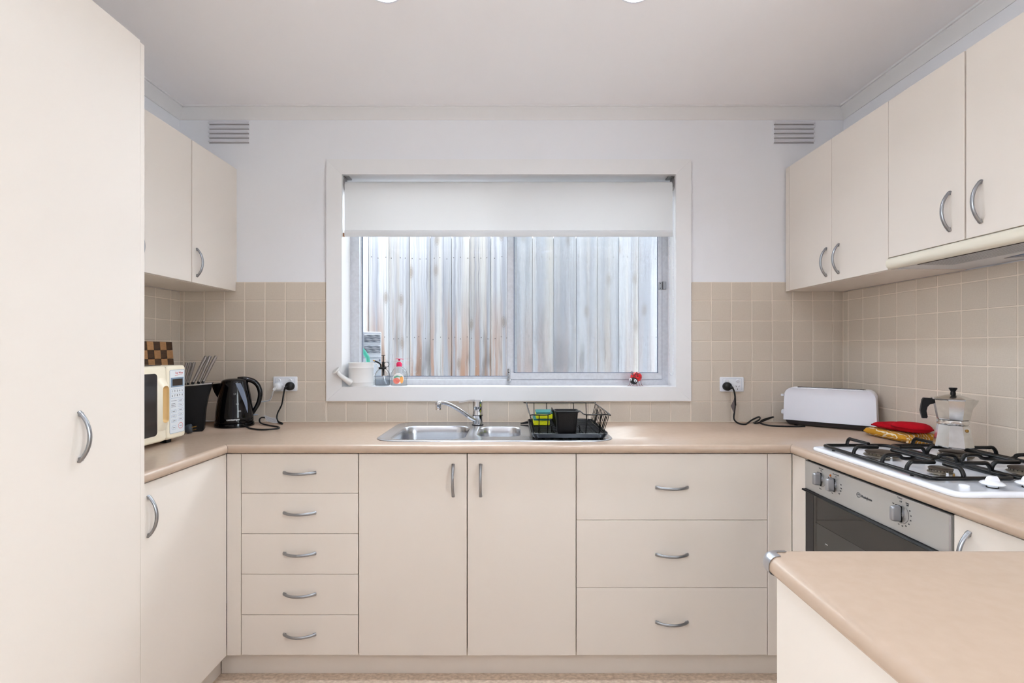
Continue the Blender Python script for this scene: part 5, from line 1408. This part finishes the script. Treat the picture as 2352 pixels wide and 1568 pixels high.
# ------------------------------------------------------------------ gas cooktop
CX0, CX1, CY0, CY1 = 1.069, 1.582, -1.2565, -.678
ck = thing('gas_cooktop', 'white enamel four-burner gas cooktop set in the worktop above the oven', 'cooktop', (1.325, -.967, .9))
def ckr(k, z, r=.022): return [(x, y, z) for x, y in rrect(CX0 + k, CX1 - k, CY0 + k, CY1 - k, max(r - k, .006), 5)]
part('hob_plate', B().loft([ckr(.001, .9004), ckr(0, .9020), ckr(.0, .9085), ckr(.003, .9115), ckr(.010, .9128), ckr(.016, .9126), ckr(.024, .9112)]), M['white_enamel'], ck, angle=50)
rec = B(); frame_ring(rec, 1.325, -.925, .470, .470, .012, .0008, lambda u, v: (u, v, .91135)); part('press_line', rec, M['ink_blue'], ck)
HZ = .9112
BURN = [(1.185, -.865, .046), (1.185, -1.080, .0275), (1.420, -.865, .042), (1.420, -1.080, .037)]
for bx, by, r in BURN:
    bo = part('burner', B().lathe([(.001, 0), (r * .55, 0), (r * .55, .006), (r * 1.06, .0065), (r * 1.08, .0090), (r * .98, .0100), (r * .86, .0105), (r * .90, .0160), (.001, .0165)], (bx, by, HZ), 36), M['burner_alu'], ck)
    part('cap', B().lathe([(.001, .0165), (r * .94, .0165), (r * 1.0, .0175), (r * 1.0, .0195), (r * .92, .0212), (r * .3, .0220), (.001, .0220)], (bx, by, HZ), 36), M['burner_cap'], bo)
    fl_ = B()
    for q in range(22):
        a = 2 * PI * q / 22; c = Vector((bx + r * .90 * math.cos(a), by + r * .90 * math.sin(a), HZ + .0125)); d = Vector((math.cos(a), math.sin(a), 0)); s = Vector((-d.y, d.x, 0)) * .0012
        fl_.prism([c - s, c + s, c + s + Vector((0, 0, .0032)), c - s + Vector((0, 0, .0032))], d * .0012)
    part('flame_ports', fl_, M['slot_dark'], bo, smooth=False)
    part('igniter', B().cyl((bx - .006, by - r * 1.00, HZ), (bx - .006, by - r * 1.00, HZ + .012), .0030, seg=10), M['white_plastic'], bo)
    if r < .035: part('thermocouple', B().cyl((bx + .012, by - r * .98, HZ), (bx + .012, by - r * .98, HZ + .010), .0026, seg=10), M['brass'], bo)
RR, FZ, TZ = .0058, .9195, .9445
def grate(x0, x1, label):
    t = thing('pan_support', label, 'pan support', ((x0 + x1) / 2, -.925, HZ), 'black pan supports on the cooktop')
    y0, y1 = -1.150, -.700; ym = -.980; xm = (x0 + x1) / 2
    part('frame', B().tube([(x, y, FZ) for x, y in rrect(x0, x1, y0, y1, .022, 5)], RR, 10, closed=True), M['black_enamel'], t)
    def finger(pts): part('finger', B().tube(cr(pts, 4), RR * .95, 10), M['black_enamel'], t)
    def fromx(x, y, dx, ln): finger([(x, y, FZ), (x + dx * .003, y, FZ + .014), (x + dx * .013, y, TZ), (x + dx * .03, y, TZ), (x + dx * ln, y, TZ)])
    def fromy(x, y, dy, ln): finger([(x, y, FZ), (x, y + dy * .003, FZ + .014), (x, y + dy * .013, TZ), (x, y + dy * .03, TZ), (x, y + dy * ln, TZ)])
    fromx(x0, -.858, 1, .078); fromx(x1, -.866, -1, .078); fromy(xm - .025, y1, -1, .105)
    fromx(x0, -1.070, 1, .078); fromx(x1, -1.082, -1, .078); fromy(xm - .025, y0, 1, .060)
    finger([(x0, ym, FZ), (x0 + .003, ym, FZ + .014), (x0 + .014, ym, TZ), (x0 + .05, ym, TZ), (x0 + .068, ym, TZ - .010), (x1 - .068, ym, TZ - .010), (x1 - .05, ym, TZ), (x1 - .014, ym, TZ), (x1 - .003, ym, FZ + .014), (x1, ym, FZ)])
    finger([(xm - .025, -.905, TZ), (xm - .025, -.95, TZ), (xm - .025, -1.01, TZ), (xm - .025, -1.055, TZ)])
    ftg = B()
    for x in (x0, x1):
        for y in (-.76, -1.09): ftg.cyl((x, y, HZ + .0003), (x, y, FZ), .005, .004, 10)
    part('rubber_feet', ftg, M['black'], t)
grate(1.098, 1.322, 'black enamelled pan support over the two burners nearest the room')
grate(1.334, 1.550, 'black enamelled pan support under the coffee pot along the tiled wall')
def knob(x, y):
    k = B().lathe([(.001, .002), (.010, .002), (.010, .008), (.0240, .0085), (.0255, .0105), (.0225, .0135), (.016, .0165), (.001, .0175)], (x, y, HZ), 32)
    ko = part('knob', k, M['white_enamel'], ck, 'white cooktop knob', angle=50)
    gr = B(); 
    gr.loft([[(x + a, y + b_, HZ + z) for a, b_ in rrect(-.0155 + k_, .0155 - k_, -.0065 + k_ * .4, .0065 - k_ * .4, .004, 3)] for z, k_ in ((.014, -.001), (.020, .0005), (.026, .003), (.029, .006))])
    part('knob_grip', gr, M['white_enamel'], ko, angle=50)
    part('knob_seat', B().lathe([(.001, 0), (.0125, 0), (.0125, .0018), (.001, .0018)], (x, y, HZ), 20), M['slot_dark'], ko)
for x in (1.208, 1.299, 1.385, 1.470): knob(x, -1.203)
part('ignition_button', B().lathe([(.001, 0), (.0110, 0), (.0110, .0012), (.0102, .0022), (.0112, .0028), (.0105, .0042), (.007, .0056), (.001, .0062)], (1.146, -1.193, HZ), 24), M['white_enamel'], ck)

# ------------------------------------------------------------------ moka pot on the burner by the wall
PC = Vector((1.402, -.876, TZ + .0055)); rot8 = rad(22.5 + 14)
mk = thing('moka_pot', 'eight-sided aluminium moka coffee pot standing on the back burner', 'coffee pot', tuple(PC))
MR, MH = .845, .945
def mp_(pr): return [(r * MR, z * MH) for r, z in pr]
lower = B().lathe(mp_([(.056, 0), (.0600, .001), (.0605, .004), (.0470, .073), (.0440, .0755)]), PC, 8, rot=rot8)
part('boiler', lower, M['cast_alu'], mk, smooth=False)
part('collar', B().lathe(mp_([(.0440, .0757), (.0465, .0765), (.0475, .080), (.0470, .089), (.0450, .0905)]), PC, 36), M['cast_alu'], mk)
upper = B().lathe(mp_([(.0440, .0907), (.0480, .0925), (.0490, .0945), (.0610, .156), (.0625, .1575), (.0625, .160), (.0590, .160)]), PC, 8, rot=rot8)
part('jug', upper, M['cast_alu'], mk, smooth=False)
part('lid', B().lathe(mp_([(.0625, .1602), (.0630, .1615), (.0590, .1630), (.022, .1735), (.012, .1750), (.001, .1750)]), PC, 8, rot=rot8), M['cast_alu'], mk, smooth=False)
part('lid_knob', B().lathe(mp_([(.0085, .1745), (.0082, .180), (.0070, .185), (.0120, .193), (.0130, .1955), (.0115, .1975), (.001, .1978)]), PC, 24), M['black'], mk)
hd_ = Vector((-.90, .44, 0)); sdv = Vector((-hd_.y, hd_.x, 0))
hpf = [(.052, .1600), (.088, .1610), (.0925, .154), (.0985, .117), (.0925, .0905), (.0785, .0910), (.0765, .097), (.0800, .116), (.0770, .130), (.070, .139), (.0560, .143)]
part('handle', B().prism([PC + hd_ * s * MR + sdv * -.0065 + Vector((0, 0, z * MH)) for s, z in hpf], sdv * .013), M['black'], mk, angle=30)
part('hinge', B().tube([PC + hd_ * .051 - sdv * .010 + Vector((0, 0, .1523)), PC + hd_ * .051 + sdv * .010 + Vector((0, 0, .1523))], .0030, 10), M['cast_alu'], mk)
sdir = Vector((.80, -.60, 0)); sp2 = Vector((-sdir.y, sdir.x, 0))
part('pouring_lip', B().loft([[PC + sdir * a * MR + sp2 * w_ + Vector((0, 0, z * MH)) for a, w_, z in q] for q in ([(.055, .017, .1585), (.055, -.017, .1585), (.0465, 0, .112)], [(.0715, .003, .1590), (.0715, -.003, .1590), (.0690, 0, .150)])]), M['cast_alu'], mk, smooth=False)
vd = Vector((.24, -.97, 0)).normalized()
part('safety_valve', B().tube([PC + vd * .036 + Vector((0, 0, .055)), PC + vd * .0415 + Vector((0, 0, .055)), PC + vd * .0430 + Vector((0, 0, .055))], [.0048, .0048, .0026], 12), M['brass'], mk)

# ------------------------------------------------------------------ built-in oven (front looks to -X)
ov = thing('oven', 'built-in stainless steel oven with black glass door under the cooktop', 'oven', (1.35, -.96, .1))
OY0, OY1 = -1.2555, -.6640; OZ0 = .7585; OZ1 = .8615
part('housing', B().box(1.082, 1.63, OY0 + .012, OY1 - .012, .12, .852), M['dark_grey'], ov, smooth=False)
part('control_panel', B().box(1.058, 1.081, OY0, OY1, OZ0, OZ1 - .003, .0015, 2), M['steel_panel'], ov)
part('side_trim', B().box(1.0570, 1.0578, OY0 + .0005, OY0 + .006, OZ0 + .001, OZ1 - .004), M['steel'], ov)
dr_ = part('door', B().box(1.060, 1.081, OY0 + .002, OY1 - .001, .150, .7495, .002, 2), M['glass_black'], ov, 'black glass oven door')
part('door_border', B().box(1.0592, 1.0600, OY1 - .046, OY1 - .0015, .16, .745), M['dark_grey'], dr_)
part('door_window', B().box(1.0591, 1.0599, OY0 + .075, OY1 - .056, .25, .655), M['glass_window'], dr_)
for z in (.60, .57, .54, .48, .45): part('shelf_guide', B().box(1.0588, 1.0591, OY1 - .125, OY1 - .112, z, z + .0022), M['ink_white'], dr_, smooth=False)
part('door_grip', B().loft([[(x, y, z) for x, z in ((1.081, .751), (1.048, .7512), (1.045, .754), (1.048, .7578), (1.081, .7578))] for y in (OY0 + .002, OY1 + .0005)]), M['black'], ov)
part('shadow_gap', B().box(1.066, 1.081, OY0 + .001, OY1 - .001, OZ1 - .0028, OZ1), M['black'], ov)
fO = lambda u, v: (1.0576, u, v)
def oknob(y, z, ang=0):
    b = B().lathe([(.001, 0), (.0120, 0), (.0120, .004), (.0110, .006), (.001, .006)], (0, 0, 0), 28)
    m = Matrix.Translation((1.058, y, z)) @ Matrix.Rotation(rad(-90), 4, 'Y')
    k = part('knob', b.xf(m), M['knob_silver'], ov, 'silver oven knob')
    g = B()
    def cs(h, kw, kh): return [(1.058 - h, y + a, z + c) for a, c in rrect(-.0095 + kw, .0095 - kw, -.0215 + kh, .0215 - kh, .0062 - kw * .5, 4)]
    g.loft([cs(.005, 0, 0), cs(.022, .0015, .001), cs(.026, .0028, .0024), cs(.0275, .0045, .0045)])
    part('knob_grip', g, M['knob_silver'], k, angle=60)
    part('pointer_line', B().box(1.0505, 1.0530, y - .0101, y + .0101, z - .0218, z + .0218), M['black'], k)  # black band painted in for the dark gap between knob and panel
K1, K2, K3 = (-.756, .8155), (-.826, .8145), (-1.102, .8130)
for y, z in (K1, K2, K3): oknob(y, z)
part('indicator_lamp', B().lathe([(.001, 0), (.0042, 0), (.0040, .0012), (.001, .0018)], (0, 0, 0), 14).xf(Matrix.Translation((1.058, -.806, .8395)) @ Matrix.Rotation(rad(-90), 4, 'Y')), M['amber'], ov)
def ot(s, size, y, z, b=0.0, sx=1.0): text('panel_lettering', s, size, M['ink'], ov, (1.0577, y, z), AX_NX, bold=b, sx=sx)
def arc(y, z, r, a0, a1, t=.0008, n=20):
    b = B(); A_ = []; D_ = []
    for i in range(n + 1):
        a = rad(a0 + (a1 - a0) * i / n); A_.append(b.b.verts.new((1.0576, y - r * math.sin(a), z + r * math.cos(a)))); D_.append(b.b.verts.new((1.0576, y - (r - t) * math.sin(a), z + (r - t) * math.cos(a))))
    for i in range(n): b.b.faces.new((A_[i], A_[i + 1], D_[i + 1], D_[i]))
    part('dial_arc', b, M['ink'], ov, smooth=False)
ot('Function', .0068, K1[0], K1[1] + .0345); ot('Off', .0056, K1[0], K1[1] + .0270); arc(*K1, .0262, 95, 255)
ot('Oven', .0058, K1[0] + .004, K1[1] - .0345)
ot('Oven/Grill', .0068, K2[0] - .006, K2[1] + .0345); ot('Off', .0056, K2[0] - .006, K2[1] + .0275); arc(*K2, .0262, 190, 235)
for a, s in ((75, '260'), (95, '240'), (112, '220'), (135, '200'), (200, '150'), (220, '100'), (245, '50'), (300, 'Max')):
    ot(s, .0050, K2[0] - .0325 * math.sin(rad(a)), K2[1] + .0325 * math.cos(rad(a)))
ot('Timer', .0072, K3[0] + .004, K3[1] + .0400); ot('Off', .0062, K3[0] + .001, K3[1] + .0315); ot('Auto', .0058, K3[0] - .0215, K3[1] + .0335); ot('Off', .0058, K3[0] - .0215, K3[1] + .0280)
for i in range(12):
    a = 62 + i * 22.0
    ot(str(10 * (i + 1)), .0052, K3[0] - .0335 * math.sin(rad(a)), K3[1] + .0335 * math.cos(rad(a)))
arc(*K3, .0268, 45, 165); arc(*K3, .0268, 170, 255); arc(*K3, .0268, 295, 318)
ly, lz = -.938, .8140
eb = B(); A_ = []
for i in range(29): pass
part('emblem_ring', B().tube([(1.0577, ly - .0078 * math.cos(a), lz + .0078 * math.sin(a)) for a in [2 * PI * q / 28 for q in range(28)]], .0005, 5, closed=True), M['ink'], ov)
text('emblem_letter', 'W', .0098, M['ink'], ov, (1.0577, ly, lz + .0010), AX_NX)
part('emblem_bar', B().box(1.0574, 1.0577, ly - .0032, ly + .0032, lz - .0052, lz - .0043), M['ink'], ov, smooth=False)
text('brand_lettering', 'Westinghouse', .0118, M['ink'], ov, (1.0577, ly - .0115, lz + .0004), AX_NX, align='LEFT', bold=.0001, sx=.66)
